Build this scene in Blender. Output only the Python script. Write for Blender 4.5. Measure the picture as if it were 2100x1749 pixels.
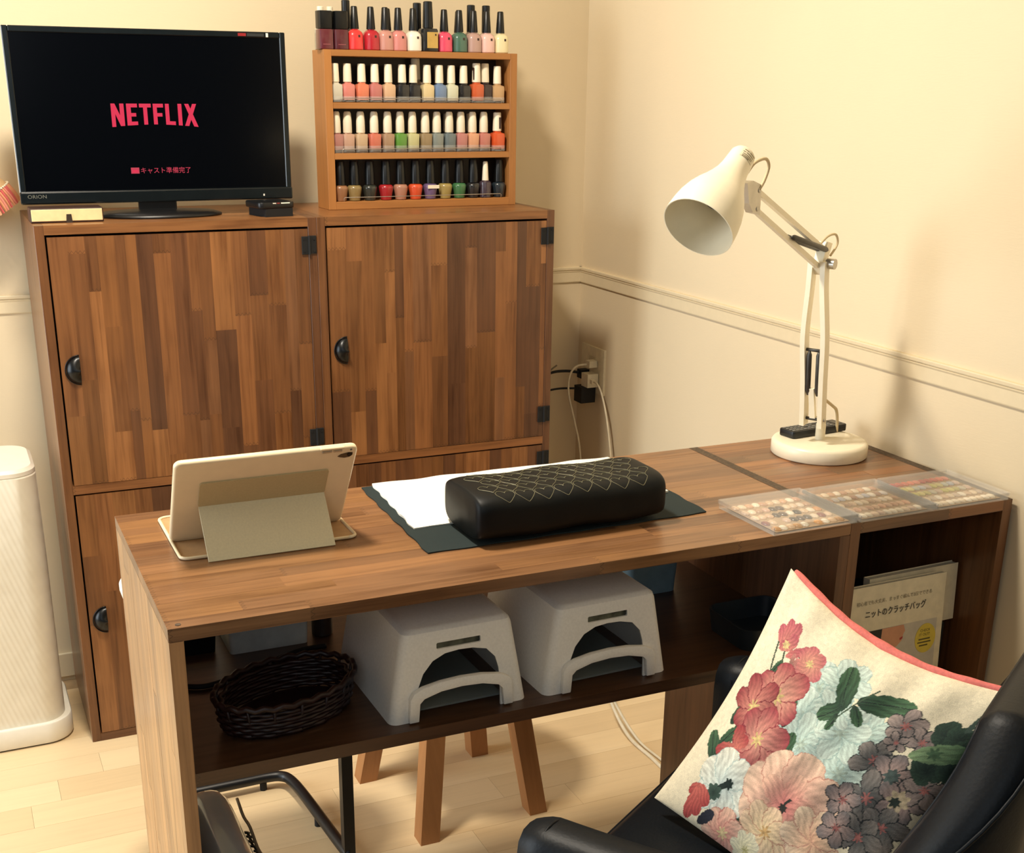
import bpy, bmesh, math, random
import numpy as np
from mathutils import Vector, Matrix
random.seed(7)
RNG = random.Random(11)
SC = bpy.context.scene
for o in list(bpy.data.objects):
    bpy.data.objects.remove(o)
COL = SC.collection
PI = math.pi

# ------------------------------------------------------------------ camera
CAM_P = dict(C=(-1.5002, -2.8596, 1.3173), yaw=-0.4189, pitch=-0.3474, roll=0.0091, f=2536.70, px=1020.9, py=1111.09)
def cam_basis():
    y, p, r = CAM_P['yaw'], CAM_P['pitch'], CAM_P['roll']
    fw = Vector((-math.sin(y) * math.cos(p), math.cos(y) * math.cos(p), math.sin(p)))
    ri = Vector((math.cos(y), math.sin(y), 0)); up = ri.cross(fw)
    return (math.cos(r) * ri + math.sin(r) * up), (-math.sin(r) * ri + math.cos(r) * up), fw
R_, U_, F_ = cam_basis()
cam = bpy.data.cameras.new('camera'); cam_o = bpy.data.objects.new('camera', cam); COL.objects.link(cam_o)
cam.sensor_fit = 'HORIZONTAL'; cam.sensor_width = 36; cam.lens = CAM_P['f'] / 2100 * 36
cam.shift_x = (1050 - CAM_P['px']) / 2100; cam.shift_y = (CAM_P['py'] - 874.5) / 2100
cam.clip_start = 0.05
m = Matrix((R_, U_, -F_)).transposed().to_4x4(); m.translation = Vector(CAM_P['C']); cam_o.matrix_world = m
SC.camera = cam_o

# ------------------------------------------------------------------ light
SC.view_settings.view_transform = 'Standard'; SC.view_settings.look = 'None'
SC.view_settings.gamma = 1.0; SC.view_settings.use_curve_mapping = False
SC.view_settings.exposure = -0.15
w = bpy.data.worlds.new('world'); SC.world = w; w.use_nodes = True
w.node_tree.nodes['Background'].inputs[0].default_value = (0.60, 0.76, 0.84, 1)
w.node_tree.nodes['Background'].inputs[1].default_value = 0.08
def area(name, loc, target, size, sizey, power, col, shape='RECTANGLE'):
    l = bpy.data.lights.new(name, 'AREA'); l.shape = shape; l.size = size; l.energy = power; l.color = col
    if shape in ('RECTANGLE', 'ELLIPSE'): l.size_y = sizey
    o = bpy.data.objects.new(name, l); COL.objects.link(o); o.location = loc
    o.rotation_euler = (Vector(target) - Vector(loc)).to_track_quat('-Z', 'Y').to_euler(); return o
area('ceiling_lamp_light', (-1.25, -1.12, 2.30), (-1.25, -1.12, 0), 0.24, 0.24, 44, (1.0, 0.90, 0.755), 'DISK')
area('window_light', (-3.1, -0.70, 1.05), (-1.1, -0.95, 0.55), 1.3, 1.5, 52, (0.86, 0.94, 1.0))

area('room_light', (-1.9, -3.5, 1.75), (-0.9, -1.3, 0.5), 1.6, 1.2, 9, (0.88, 0.95, 1.0))

# ------------------------------------------------------------------ helpers
def link(o, parent=None):
    COL.objects.link(o)
    if parent is not None: o.parent = parent
    return o
def tag(o, label=None, cat=None, group=None, kind=None):
    if label: o['label'] = label
    if cat: o['category'] = cat
    if group: o['group'] = group
    if kind: o['kind'] = kind
    return o
def thing(name, label, cat, loc=(0, 0, 0), rot=(0, 0, 0), group=None):
    o = bpy.data.objects.new(name, None); COL.objects.link(o); o.empty_display_size = 0.05
    o.location = loc; o.rotation_euler = rot
    return tag(o, label, cat, group)
def obj(name, bm, mat, parent=None, smooth=False, col=None, loc=None, rot=None, angle=None):
    me = bpy.data.meshes.new(name); bm.to_mesh(me); bm.free()
    if mat is not None:
        for mm in (mat if isinstance(mat, (list, tuple)) else [mat]): me.materials.append(mm)
    if smooth:
        me.polygons.foreach_set('use_smooth', [True] * len(me.polygons))
        if angle: me.set_sharp_from_angle(angle=math.radians(angle))
    o = bpy.data.objects.new(name, me); link(o, parent)
    if col is not None: o.color = (*col, 1)
    if loc: o.location = loc
    if rot: o.rotation_euler = rot
    return o
def box(bm, x0, x1, y0, y1, z0, z1, bev=0, seg=2):
    vs = [bm.verts.new((x, y, z)) for x in (x0, x1) for y in (y0, y1) for z in (z0, z1)]
    idx = [(0, 1, 3, 2), (4, 6, 7, 5), (0, 4, 5, 1), (2, 3, 7, 6), (0, 2, 6, 4), (1, 5, 7, 3)]
    fs = [bm.faces.new([vs[i] for i in f]) for f in idx]
    if bev > 0:
        es = list({e for f in fs for e in f.edges})
        bmesh.ops.bevel(bm, geom=es, offset=bev, segments=seg, affect='EDGES', profile=0.5)
    return bm
def nbox(*a, **k): return box(bmesh.new(), *a, **k)
def frame_of(d):
    d = d.normalized(); a = Vector((0, 0, 1)) if abs(d.z) < 0.9 else Vector((1, 0, 0))
    x = d.cross(a).normalized(); return x, d.cross(x).normalized()
def tube(bm, pts, r, seg=8, cap=True, flat=None):
    pts = [Vector(p) for p in pts]; rings = []; px = None
    for i, p in enumerate(pts):
        d = (pts[min(i + 1, len(pts) - 1)] - pts[max(i - 1, 0)])
        if d.length < 1e-9: d = Vector((0, 0, 1))
        d.normalize()
        if px is None: x, y = frame_of(d)
        else:
            x = (px - d * px.dot(d)).normalized(); y = d.cross(x)
        px = x
        rr = r[i] if isinstance(r, (list, tuple)) else r
        fy = flat if flat else 1
        rings.append([bm.verts.new(p + x * rr * math.cos(2 * PI * k / seg) + y * rr * fy * math.sin(2 * PI * k / seg)) for k in range(seg)])
    for a, b in zip(rings, rings[1:]):
        for k in range(seg): bm.faces.new((a[k], a[(k + 1) % seg], b[(k + 1) % seg], b[k]))
    if cap:
        bm.faces.new(rings[0][::-1]); bm.faces.new(rings[-1])
    return bm
def ntube(*a, **k): return tube(bmesh.new(), *a, **k)
def bar(bm, a, b, wx, wy, side=None):
    a, b = Vector(a), Vector(b); d = (b - a).normalized()
    if side is None: x, y = frame_of(d)
    else:
        x = Vector(side); x = (x - d * x.dot(d)).normalized(); y = d.cross(x)
    q = [(-1, -1), (1, -1), (1, 1), (-1, 1)]
    A = [bm.verts.new(a + x * wx / 2 * i + y * wy / 2 * j) for i, j in q]; B = [bm.verts.new(b + x * wx / 2 * i + y * wy / 2 * j) for i, j in q]
    for k in range(4): bm.faces.new((A[k], A[(k + 1) % 4], B[(k + 1) % 4], B[k]))
    bm.faces.new(A[::-1]); bm.faces.new(B)
    return bm
def smoothpts(pts, n=8):
    P = [Vector(p) for p in pts]; out = []
    for i in range(len(P) - 1):
        p0, p1, p2, p3 = P[max(i - 1, 0)], P[i], P[i + 1], P[min(i + 2, len(P) - 1)]
        for k in range(n):
            t = k / n
            out.append(0.5 * ((2 * p1) + (p2 - p0) * t + (2 * p0 - 5 * p1 + 4 * p2 - p3) * t * t + (3 * p1 - p0 - 3 * p2 + p3) * t ** 3))
    out.append(P[-1]); return out
def lathe(bm, prof, seg=24, M=None, sq=None, ax=(1, 1)):
    """prof: (radius, z); sq: superellipse exponent for squarish sections"""
    rings = []
    for r, z in prof:
        ring = []
        for k in range(seg):
            a = 2 * PI * (k + 0.5) / seg; c, s = math.cos(a), math.sin(a)
            e = sq(z) if callable(sq) else (sq or 2)
            g = (abs(c) ** e + abs(s) ** e) ** (-1 / e)
            v = Vector((r * c * g * ax[0], r * s * g * ax[1], z)); ring.append(bm.verts.new(M @ v if M else v))
        rings.append(ring)
    for a, b in zip(rings, rings[1:]):
        for k in range(seg): bm.faces.new((a[k], a[(k + 1) % seg], b[(k + 1) % seg], b[k]))
    if prof[0][0] > 1e-6: bm.faces.new(rings[0][::-1])
    if prof[-1][0] > 1e-6: bm.faces.new(rings[-1])
    return bm
def nlathe(*a, **k): return lathe(bmesh.new(), *a, **k)
def prism(bm, poly, z0, z1, M=None):
    f = lambda x, y, z: (M @ Vector((x, y, z))) if M else Vector((x, y, z))
    a = [bm.verts.new(f(x, y, z0)) for x, y in poly]; b = [bm.verts.new(f(x, y, z1)) for x, y in poly]; n = len(poly)
    for k in range(n): bm.faces.new((a[k], a[(k + 1) % n], b[(k + 1) % n], b[k]))
    bm.faces.new(a[::-1]); bm.faces.new(b)
    return bm
def nprism(*a, **k): return prism(bmesh.new(), *a, **k)
def rrect(x0, x1, y0, y1, r, n=6):
    out = []
    for cx, cy, a0 in ((x1 - r, y0 + r, -90), (x1 - r, y1 - r, 0), (x0 + r, y1 - r, 90), (x0 + r, y0 + r, 180)):
        for k in range(n + 1):
            a = math.radians(a0 + 90 * k / n); out.append((cx + r * math.cos(a), cy + r * math.sin(a)))
    return out
def bevel_all(bm, off, seg=2, ang=30):
    es = [e for e in bm.edges if len(e.link_faces) == 2 and e.calc_face_angle(0) > math.radians(ang)]
    bmesh.ops.bevel(bm, geom=es, offset=off, segments=seg, affect='EDGES', profile=0.5); return bm
def fixn(bm): bmesh.ops.recalc_face_normals(bm, faces=bm.faces); return bm
VF = None
def text_mesh(name, s, size, mat, parent, M, ext=0.0003, align='LEFT', sx=1.0, shear=0.0, bold=0.0):
    cu = bpy.data.curves.new('t', 'FONT'); cu.body = s; cu.size = size; cu.extrude = ext; cu.align_x = align; cu.resolution_u = 3
    cu.shear = shear; cu.offset = bold
    o = bpy.data.objects.new('t', cu); COL.objects.link(o)
    dg = bpy.context.evaluated_depsgraph_get(); dg.update()
    me = bpy.data.meshes.new_from_object(o.evaluated_get(dg)); me.name = name
    bpy.data.objects.remove(o); bpy.data.curves.remove(cu)
    me.materials.clear(); me.materials.append(mat)
    me.transform(M @ Matrix.Diagonal((sx, 1, 1, 1)))
    r = bpy.data.objects.new(name, me); return link(r, parent)

# ------------------------------------------------------------------ materials
def srgb(r, g, b):
    f = lambda c: (c / 255 / 12.92) if c / 255 <= 0.04045 else ((c / 255 + 0.055) / 1.055) ** 2.4
    return (f(r), f(g), f(b))
class N:
    def __init__(s, name):
        s.m = bpy.data.materials.new(name); s.m.use_nodes = True; s.t = s.m.node_tree
        s.p = s.t.nodes['Principled BSDF']; s.p.inputs['Roughness'].default_value = 0.5
    def n(s, typ, **k):
        x = s.t.nodes.new(typ)
        for a, b in k.items():
            if a.startswith('i_'):
                key = a[2:]; x.inputs[int(key) if key.isdigit() else key].default_value = b
            else: setattr(x, a, b)
        return x
    def l(s, a, b): s.t.links.new(a, b)
    def mix(s, a, b, fac, typ='MIX'):
        x = s.n('ShaderNodeMix', data_type='RGBA', blend_type=typ)
        for sock, v in ((x.inputs['A'], a), (x.inputs['B'], b), (x.inputs['Factor'], fac)):
            if isinstance(v, bpy.types.NodeSocket): s.l(v, sock)
            else: sock.default_value = v if not isinstance(v, tuple) or len(v) == 4 else (*v, 1)
        return x.outputs['Result']
    def math(s, op, a, b=None, c=None):
        x = s.n('ShaderNodeMath', operation=op)
        for i, v in enumerate((a, b, c)):
            if v is None: continue
            if isinstance(v, bpy.types.NodeSocket): s.l(v, x.inputs[i])
            else: x.inputs[i].default_value = v
        return x.outputs[0]
    def noise(s, vec, scale, detail=4, rough=0.5, dist=0.0):
        x = s.n('ShaderNodeTexNoise'); x.inputs['Scale'].default_value = scale; x.inputs['Detail'].default_value = detail
        x.inputs['Roughness'].default_value = rough; x.inputs['Distortion'].default_value = dist
        if vec is not None: s.l(vec, x.inputs['Vector'])
        return x.outputs['Fac']
    def mapping(s, vec, scale=(1, 1, 1), loc=(0, 0, 0), rot=(0, 0, 0)):
        x = s.n('ShaderNodeMapping'); x.inputs['Scale'].default_value = scale; x.inputs['Rotation'].default_value = rot
        s.l(vec, x.inputs['Vector'])
        if isinstance(loc, bpy.types.NodeSocket): s.l(loc, x.inputs['Location'])
        else: x.inputs['Location'].default_value = loc
        return x.outputs['Vector']
    def ramp(s, fac, stops):
        x = s.n('ShaderNodeValToRGB'); cr = x.color_ramp
        while len(cr.elements) < len(stops): cr.elements.new(0.5)
        for e, (pos, c) in zip(cr.elements, stops):
            e.position = pos; e.color = (*c, 1) if len(c) == 3 else c
        s.l(fac, x.inputs['Fac']); return x.outputs['Color']
    def bump(s, h, strength=0.2, dist=0.001):
        x = s.n('ShaderNodeBump'); x.inputs['Strength'].default_value = strength; x.inputs['Distance'].default_value = dist
        s.l(h, x.inputs['Height']); s.l(x.outputs['Normal'], s.p.inputs['Normal'])
    def base(s, v):
        if isinstance(v, bpy.types.NodeSocket): s.l(v, s.p.inputs['Base Color'])
        else: s.p.inputs['Base Color'].default_value = (*v, 1)
    def set(s, **k):
        for a, b in k.items(): s.p.inputs[a.replace('_', ' ')].default_value = b
        return s
def plain(name, c, rough=0.5, metal=0.0, noise=0.04, scale=60, bump=0.0, **k):
    q = N(name); tc = q.n('ShaderNodeTexCoord').outputs['Object']
    nz = q.noise(tc, scale, 3)
    dark = tuple(x * (1 - noise * 2) for x in c); light = tuple(min(1, x * (1 + noise * 2)) for x in c)
    q.base(q.ramp(nz, [(0.3, dark), (0.7, light)])); q.set(Roughness=rough, Metallic=metal)
    if bump: q.bump(nz, bump, 0.0006)
    for a, b in k.items(): q.p.inputs[a.replace('_', ' ')].default_value = b
    return q.m
def objcol(name, rough=0.3, coat=0.0, mul=1.0, **k):
    q = N(name); c = q.n('ShaderNodeObjectInfo').outputs['Color']
    tc = q.n('ShaderNodeTexCoord').outputs['Object']; nz = q.noise(tc, 90, 2)
    q.base(q.mix(c, (0.5, 0.5, 0.5, 1), q.math('MULTIPLY', nz, 0.05))); q.set(Roughness=rough, Coat_Weight=coat)
    for a, b in k.items(): q.p.inputs[a.replace('_', ' ')].default_value = b
    return q.m
def wood_mat(name, rough=0.42, contrast=1.0, comb=True, coat=0.0):
    q = N(name); oi = q.n('ShaderNodeObjectInfo'); uv = q.n('ShaderNodeUVMap').outputs['UV']
    off = q.n('ShaderNodeCombineXYZ'); q.l(q.math('MULTIPLY', oi.outputs['Random'], 37.0), off.inputs[0]); q.l(q.math('MULTIPLY', oi.outputs['Random'], 91.0), off.inputs[1])
    v1 = q.mapping(uv, (5, 130, 1), off.outputs[0]); v2 = q.mapping(uv, (2.2, 26, 1), off.outputs[0]); v3 = q.mapping(uv, (9, 9, 1), off.outputs[0])
    n1 = q.noise(v1, 1.0, 5, 0.6, 0.4); n2 = q.noise(v2, 1.0, 3, 0.5, 1.2); n3 = q.noise(v3, 1.0, 2)
    g = q.math('ADD', q.math('MULTIPLY', n1, 0.45), q.math('ADD', q.math('MULTIPLY', n2, 0.45), q.math('MULTIPLY', n3, 0.2)))
    k = contrast
    mulc = q.ramp(g, [(0.36, (1 - .50 * k, 1 - .58 * k, 1 - .66 * k)), (0.55, (1, 1, 1)), (0.72, (1 + .28 * k, 1 + .28 * k, 1 + .25 * k))])
    colr = q.mix(oi.outputs['Color'], mulc, 1.0, 'MULTIPLY')
    if comb:
        ue = q.n('ShaderNodeUVMap'); ue.uv_map = 'ends'; se = q.n('ShaderNodeSeparateXYZ'); q.l(ue.outputs['UV'], se.inputs[0]); sv = q.n('ShaderNodeSeparateXYZ'); q.l(uv, sv.inputs[0])
        tri = q.math('MULTIPLY', q.math('PINGPONG', q.math('MULTIPLY', sv.outputs[1], 260.0), 1.0), 0.0055)
        m_ = q.math('LESS_THAN', q.math('ABSOLUTE', q.math('SUBTRACT', se.outputs[0], tri)), 0.0007)
        ok = q.math('GREATER_THAN', oi.outputs['Random'], 0.45)
        colr = q.mix(colr, (0.03, 0.015, 0.008, 1), q.math('MULTIPLY', q.math('MULTIPLY', m_, ok), 0.55))
    q.base(colr); q.set(Roughness=rough, Coat_Weight=coat, Coat_Roughness=0.25)
    q.bump(n1, 0.12, 0.0005)
    return q.m
M = {}
M['wood'] = wood_mat('stained_laminated_wood', 0.36, 1.15, coat=0.2)
M['wood_soft'] = wood_mat('smooth_beech_wood', 0.45, 0.35, comb=False)
M['endgrain'] = plain('dark_end_grain', srgb(78, 62, 46), 0.6, noise=0.25, scale=220)
M['white'] = plain('white_plastic', srgb(238, 232, 216), 0.4, noise=0.01)
M['white_met'] = plain('cream_painted_metal', srgb(243, 232, 204), 0.33, noise=0.01)
M['org'] = plain('matte_white_plastic', srgb(238, 233, 224), 0.5, noise=0.02, scale=300, bump=0.05)
M['black'] = plain('black_plastic', srgb(14, 15, 17), 0.38, noise=0.05)
M['blackmat'] = plain('matte_black', srgb(9, 9, 11), 0.7, noise=0.05)
M['screen'] = plain('dark_display', srgb(3, 4, 7), 0.16, noise=0.0, Specular_IOR_Level=0.25)
M['bezel'] = plain('glossy_dark_bezel', srgb(16, 22, 24), 0.22, noise=0.06)
M['grey'] = plain('grey_plastic', srgb(120, 118, 112), 0.5)
M['silver'] = plain('brushed_silver', srgb(190, 185, 175), 0.32, 0.9)
M['steel_dark'] = plain('dark_spring_steel', srgb(78, 76, 72), 0.45, 0.6, noise=0.1)
M['flap'] = plain('pale_sage_cover', srgb(222, 212, 176), 0.62, noise=0.02, scale=400, bump=0.05)
M['case'] = plain('cream_tablet_case', srgb(240, 220, 182), 0.35, noise=0.01)
M['kraft'] = plain('tan_lining', srgb(190, 150, 105), 0.55)
M['objpaint'] = objcol('coloured_lacquer', 0.28, 0.5)
M['objmat'] = objcol('coloured_matte', 0.6)
M['leather'] = None
def mk_leather():
    q = N('black_leather'); tc = q.n('ShaderNodeTexCoord').outputs['Object']
    n = q.noise(tc, 420, 4, 0.6); v = q.n('ShaderNodeTexVoronoi'); v.inputs['Scale'].default_value = 260; q.l(tc, v.inputs['Vector'])
    q.base(q.ramp(n, [(0.3, srgb(5, 8, 12)), (0.75, srgb(11, 18, 25))])); q.set(Roughness=0.46, Specular_IOR_Level=0.22)
    q.bump(q.math('ADD', v.outputs['Distance'], n), 0.12, 0.0008); return q.m
M['leather'] = mk_leather()
def mk_wall(name, c):
    q = N(name); tc = q.n('ShaderNodeTexCoord').outputs['Object']
    n1 = q.noise(q.mapping(tc, (60, 60, 420)), 1.0, 3); n2 = q.noise(tc, 3, 2)
    q.base(q.ramp(n2, [(0.3, tuple(x * 0.97 for x in c)), (0.7, c)])); q.set(Roughness=0.75)
    q.bump(n1, 0.25, 0.0006); return q.m
M['wall'] = mk_wall('cream_wallpaper', srgb(226, 208, 174))
M['trim'] = plain('cream_trim', srgb(224, 207, 172), 0.5, noise=0.01)
M['tvside'] = plain('pale_tv_shell', srgb(215, 212, 200), 0.4)
def mk_clear(name, c=(0.9, 0.88, 0.82), alpha=0.13, rough=0.08):
    q = N(name); tc = q.n('ShaderNodeTexCoord').outputs['Object']
    q.base(q.ramp(q.noise(tc, 40, 2), [(0.3, tuple(x * .96 for x in c)), (0.7, c)])); q.set(Roughness=rough, Alpha=alpha, Specular_IOR_Level=0.8)
    return q.m
M['clear'] = mk_clear('clear_acrylic')
M['pvc'] = mk_clear('smoky_clear_lid', (0.35, 0.4, 0.38), 0.35, 0.12)

# wood colours, linear
PAL = [srgb(*c) for c in ((122, 79, 45), (134, 87, 50), (112, 72, 41), (146, 97, 56), (102, 65, 39), (128, 83, 46), (120, 80, 50), (92, 59, 37), (136, 90, 51), (116, 75, 41))]
PALT = [srgb(*c) for c in ((129, 91, 58), (136, 96, 61), (122, 85, 54), (142, 101, 65), (116, 81, 53), (132, 93, 57), (138, 98, 60), (125, 89, 59))]
PALS = [srgb(*c) for c in ((166, 124, 82), (176, 132, 88), (156, 116, 78), (182, 138, 92), (170, 128, 86), (162, 122, 84))]  # desk's left side: brown wood lightened, window glare put into the colour
def wbox(name, parent, x0, x1, y0, y1, z0, z1, g='x', col=PAL[0], mat=None, bev=0.0, endm=None):
    bm = nbox(x0, x1, y0, y1, z0, z1, bev=bev, seg=1)
    uvl = bm.loops.layers.uv.new('UVMap'); uve = bm.loops.layers.uv.new('ends'); gi = 'xyz'.index(g); g0, g1 = ((x0, x1), (y0, y1), (z0, z1))[gi]
    for f in bm.faces:
        n = f.normal; bm.normal_update()
        ni = max(range(3), key=lambda i: abs(f.normal[i]))
        others = [i for i in range(3) if i != ni]
        ui = gi if gi in others else others[0]; vi = [i for i in others if i != ui][0]
        if ni == gi and endm is not None: f.material_index = 1
        for lp in f.loops: lp[uvl].uv = (lp.vert.co[ui], lp.vert.co[vi] + 0.31 * ni); lp[uve].uv = (lp.vert.co[gi] - g0, g1 - lp.vert.co[gi])
    mats = [mat or M['wood']] + ([endm] if endm else [])
    return obj(name, bm, mats, parent, col=col)
def shade(c, k): return tuple(min(1, x * k) for x in c)
def staves(parent, u0, u1, v0, v1, d0, d1, axes, wmin, wmax, lmin, lmax, pal, rng, name='stave', jit=0.16, proud=0.0003, mat=None):
    """laminated board: strips run along axes[0], stack along axes[1], depth d0..d1 along axes[2] (d1 is the face seen)"""
    v = v0
    while v < v1 - 1e-6:
        wd = rng.uniform(wmin, wmax)
        ve = v + wd
        if v1 - ve < wmin * 0.6: ve = v1
        u = u0 - rng.uniform(0, lmax) * 0.7
        while u < u1 - 1e-6:
            ue = u + rng.uniform(lmin, lmax)
            if u < u0 and ue < u0 + 0.03: u = ue = ue - 0.0; ue = u + lmin; u = u0 - 0.001
            if ue < u0 + 0.03: ue = u0 + lmin
            a, b = max(u, u0), min(ue, u1)
            if u1 - b < 0.03: b = u1; ue = u1
            if b - a > 0.004:
                c = shade(rng.choice(pal), rng.uniform(1 - jit, 1 + jit))
                s = 1 if d1 > d0 else -1
                r = {axes[0]: (a, b), axes[1]: (v, ve), axes[2]: tuple(sorted((d0, d1 + s * rng.uniform(0, proud))))}
                wbox(name, parent, *r['x'], *r['y'], *r['z'], g=axes[0], col=c, mat=mat)
            u = ue
        v = ve

# ------------------------------------------------------------------ room shell
def struct(name, bm, mat, parent=None, smooth=False):
    o = obj(name, bm, mat, parent, smooth)
    if parent is None: tag(o, kind='structure')
    return o
fl = struct('floor', nbox(-3.2, 0.1, -3.4, 0.1, -0.10, -0.012), plain('floor_underlay', srgb(170, 140, 100), 0.7))
M['plank'] = wood_mat('pale_maple_floor', 0.32, 0.14, comb=False)
PALF = [srgb(*c) for c in ((226, 200, 158), (220, 193, 150), (231, 206, 164), (223, 197, 155))]
frng = random.Random(3)
PW = 0.083
JO = {0: -0.478, -1: -0.612, -2: -0.918, 4: -1.33}
yk = -0.909 - PW
rows = []
k = 0
y = -0.909
for i in range(-31, 12):
    y1 = -0.909 + i * PW; y0 = y1 - PW
    if y1 > 0: break
    near = -1.75 < y0
    joint = {0: -0.478, 1: -0.612, 2: -0.918, 6: -1.33}.get(i, frng.uniform(-1.4, -0.4))
    L = 0.91
    if not near:
        segs = [(-3.2, 0)]
    else:
        xs = [joint + L * q for q in range(-4, 4)]
        xs = [-3.2] + [x for x in xs if -3.15 < x < -0.05] + [0]
        segs = list(zip(xs, xs[1:]))
    for a, b in segs:
        wbox('plank', fl, a + 0.00022, b - 0.00022, y0 + 0.00022, min(y1, 0) - 0.00022, -0.012, 0, g='x', col=shade(frng.choice(PALF), frng.uniform(.97, 1.03)), mat=M['plank'])
struct('wall_back', nbox(-3.2, 0.0, 0.0, 0.12, -0.1, 2.45), M['wall'])
struct('wall_right', nbox(0.0, 0.12, -3.4, 0.12, -0.1, 2.45), M['wall'])
struct('ceiling', nbox(-3.2, 0.12, -3.4, 0.12, 2.45, 2.55), plain('white_ceiling', srgb(205, 195, 172), 0.8))
RT, RB = 0.9037, 0.8654
prof = [(0, RB), (0.0042, RB), (0.0048, RB + 0.002), (0.0048, RT - 0.014), (0.0062, RT - 0.011), (0.0062, RT - 0.010), (0.0040, RT - 0.0092), (0.0040, RT - 0.008), (0.0070, RT - 0.007), (0.0074, RT - 0.002), (0.0066, RT), (0, RT)]
bm = bmesh.new(); prism(bm, prof, 0, 3.2, Matrix(((0, 0, -1, 0), (-1, 0, 0, 0), (0, 1, 0, 0), (0, 0, 0, 1)))); struct('trim_1', fixn(bm), M['trim'])
bm = bmesh.new(); prism(bm, prof, 0.0, 3.4, Matrix(((-1, 0, 0, 0), (0, 0, -1, 0), (0, 1, 0, 0), (0, 0, 0, 1)))); struct('trim_2', fixn(bm), M['trim'])
struct('baseboard_back', nbox(-3.2, 0, -0.008, 0, 0, 0.06, 0.002), M['trim'])
struct('baseboard_right', nbox(-0.008, 0, -3.4, -0.01, 0, 0.06, 0.002), M['trim'])

# ------------------------------------------------------------------ cabinets
CF, CB, CH = -0.3611, -0.0135, 1.08
T = 0.0175
def cup_pull(parent, x, z, y):
    """half-moon recessed-looking cup pull, straight edge to the right"""
    bm = bmesh.new(); n, mm = 14, 8; H, Wd, D = 0.0268, 0.0262, 0.017; grid = []
    for i in range(n + 1):
        a = -PI / 2 + PI * i / n; ring = []
        for j in range(mm + 1):
            b = PI / 2 * j / mm
            rr = math.cos(b) ** 0.8 if j < mm else 0
            ring.append(bm.verts.new((x - Wd * math.cos(a) * (rr), y - D * math.sin(b) * (0.55 + 0.45 * math.cos(a)), z + H * math.sin(a) * (rr * .98 + .02))))
        grid.append(ring)
    for i in range(n):
        for j in range(mm):
            try: bm.faces.new((grid[i][j], grid[i + 1][j], grid[i + 1][j + 1], grid[i][j + 1]))
            except ValueError: pass
    bmesh.ops.remove_doubles(bm, verts=bm.verts, dist=1e-5)
    rim = [(x + 0.001, y - 0.001, z + H * t) for t in (-1, 1)]
    pts = [(x - Wd * 1.07 * math.cos(a), y - 0.0015, z + H * 1.07 * math.sin(a)) for a in [-PI / 2 + PI * i / 20 for i in range(21)]]
    tube(bm, pts, 0.0012, 6)
    return obj('cup_pull', fixn(bm), M['pull'], parent, True)
M['pull'] = plain('black_iron', srgb(12, 14, 16), 0.33, 0.3, noise=0.1)
def hinge(parent, xr, z, y):
    bm = nbox(xr - 0.031, xr - 0.0155, y - 0.0025, y, z - 0.0185, z + 0.0175, 0.0006, 1)
    box(bm, xr - 0.0145, xr - 0.0005, y - 0.0025, y, z - 0.0175, z + 0.0185, 0.0006, 1)
    tube(bm, [(xr - 0.015, y - 0.003, z - 0.0185), (xr - 0.015, y - 0.003, z + 0.0185)], 0.0028, 8)
    for dx in (-0.026, -0.005):
        for dz in (-0.012, 0.012): tube(bm, [(xr + dx, y - 0.0025, z + dz), (xr + dx, y - 0.0036, z + dz)], 0.0022, 8)
    return obj('hinge', bm, M['blackmat'], parent)
def cabinet(x0, x1, label, seed, zmid):
    rg = random.Random(seed); t = thing('wooden_cabinet', label, 'cabinet', (x0, CF, 0))
    W = x1 - x0 - 0.0006; D = CB - CF; zt, zb = zmid
    def wp(name, *a, **k): return wbox(name, t, *a, **k)
    wp('side_panel', 0, T, 0, D, 0, CH, g='z', col=PAL[2], bev=0.0005); wp('side_panel', W - T, W, 0, D, 0, CH, g='z', col=PAL[4], bev=0.0005)
    wp('top_panel', T, W - T, 0, D, CH - T, CH, g='x', col=PAL[8]); wp('bottom_panel', T, W - T, 0.0, D, 0, T, g='x', col=PAL[4])
    wp('middle_rail', T, W - T, 0.0, D - 0.02, zb, zt, g='x', col=PAL[1])
    wp('back_panel', T, W - T, D - 0.006, D, T, CH - T, g='z', col=PAL[4])
    g = 0.0035
    for z0, z1, pz in ((zt + 0.001, CH - T - g - 0.001, 0.806), (T + 0.001, zb - g, 0.279)):
        d = wp('door', T + g, W - T - 0.001, 0.0155, 0.017, z0, z1, g='z', col=PAL[4])
        staves(d, z0, z1, T + g, W - T - 0.001, 0.0155, 0.0010, 'zxy', 0.019, 0.045, 0.12, 0.42, PAL, rg, jit=0.10)
        cup_pull(d, T + g + 0.035, pz, 0.0008)
        hinge(d, W - 0.0012, z1 - 0.032, -0.0004); hinge(d, W - 0.0012, z0 + 0.052, -0.0004)
    return t
ZM = (0.5725, 0.555)
cabinet(-1.3354, -0.7955, 'tall brown wooden cabinet under the television', 5, ZM)
cabinet(-0.7955, -0.2583, 'tall brown wooden cabinet under the nail polish rack', 6, ZM)

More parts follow.
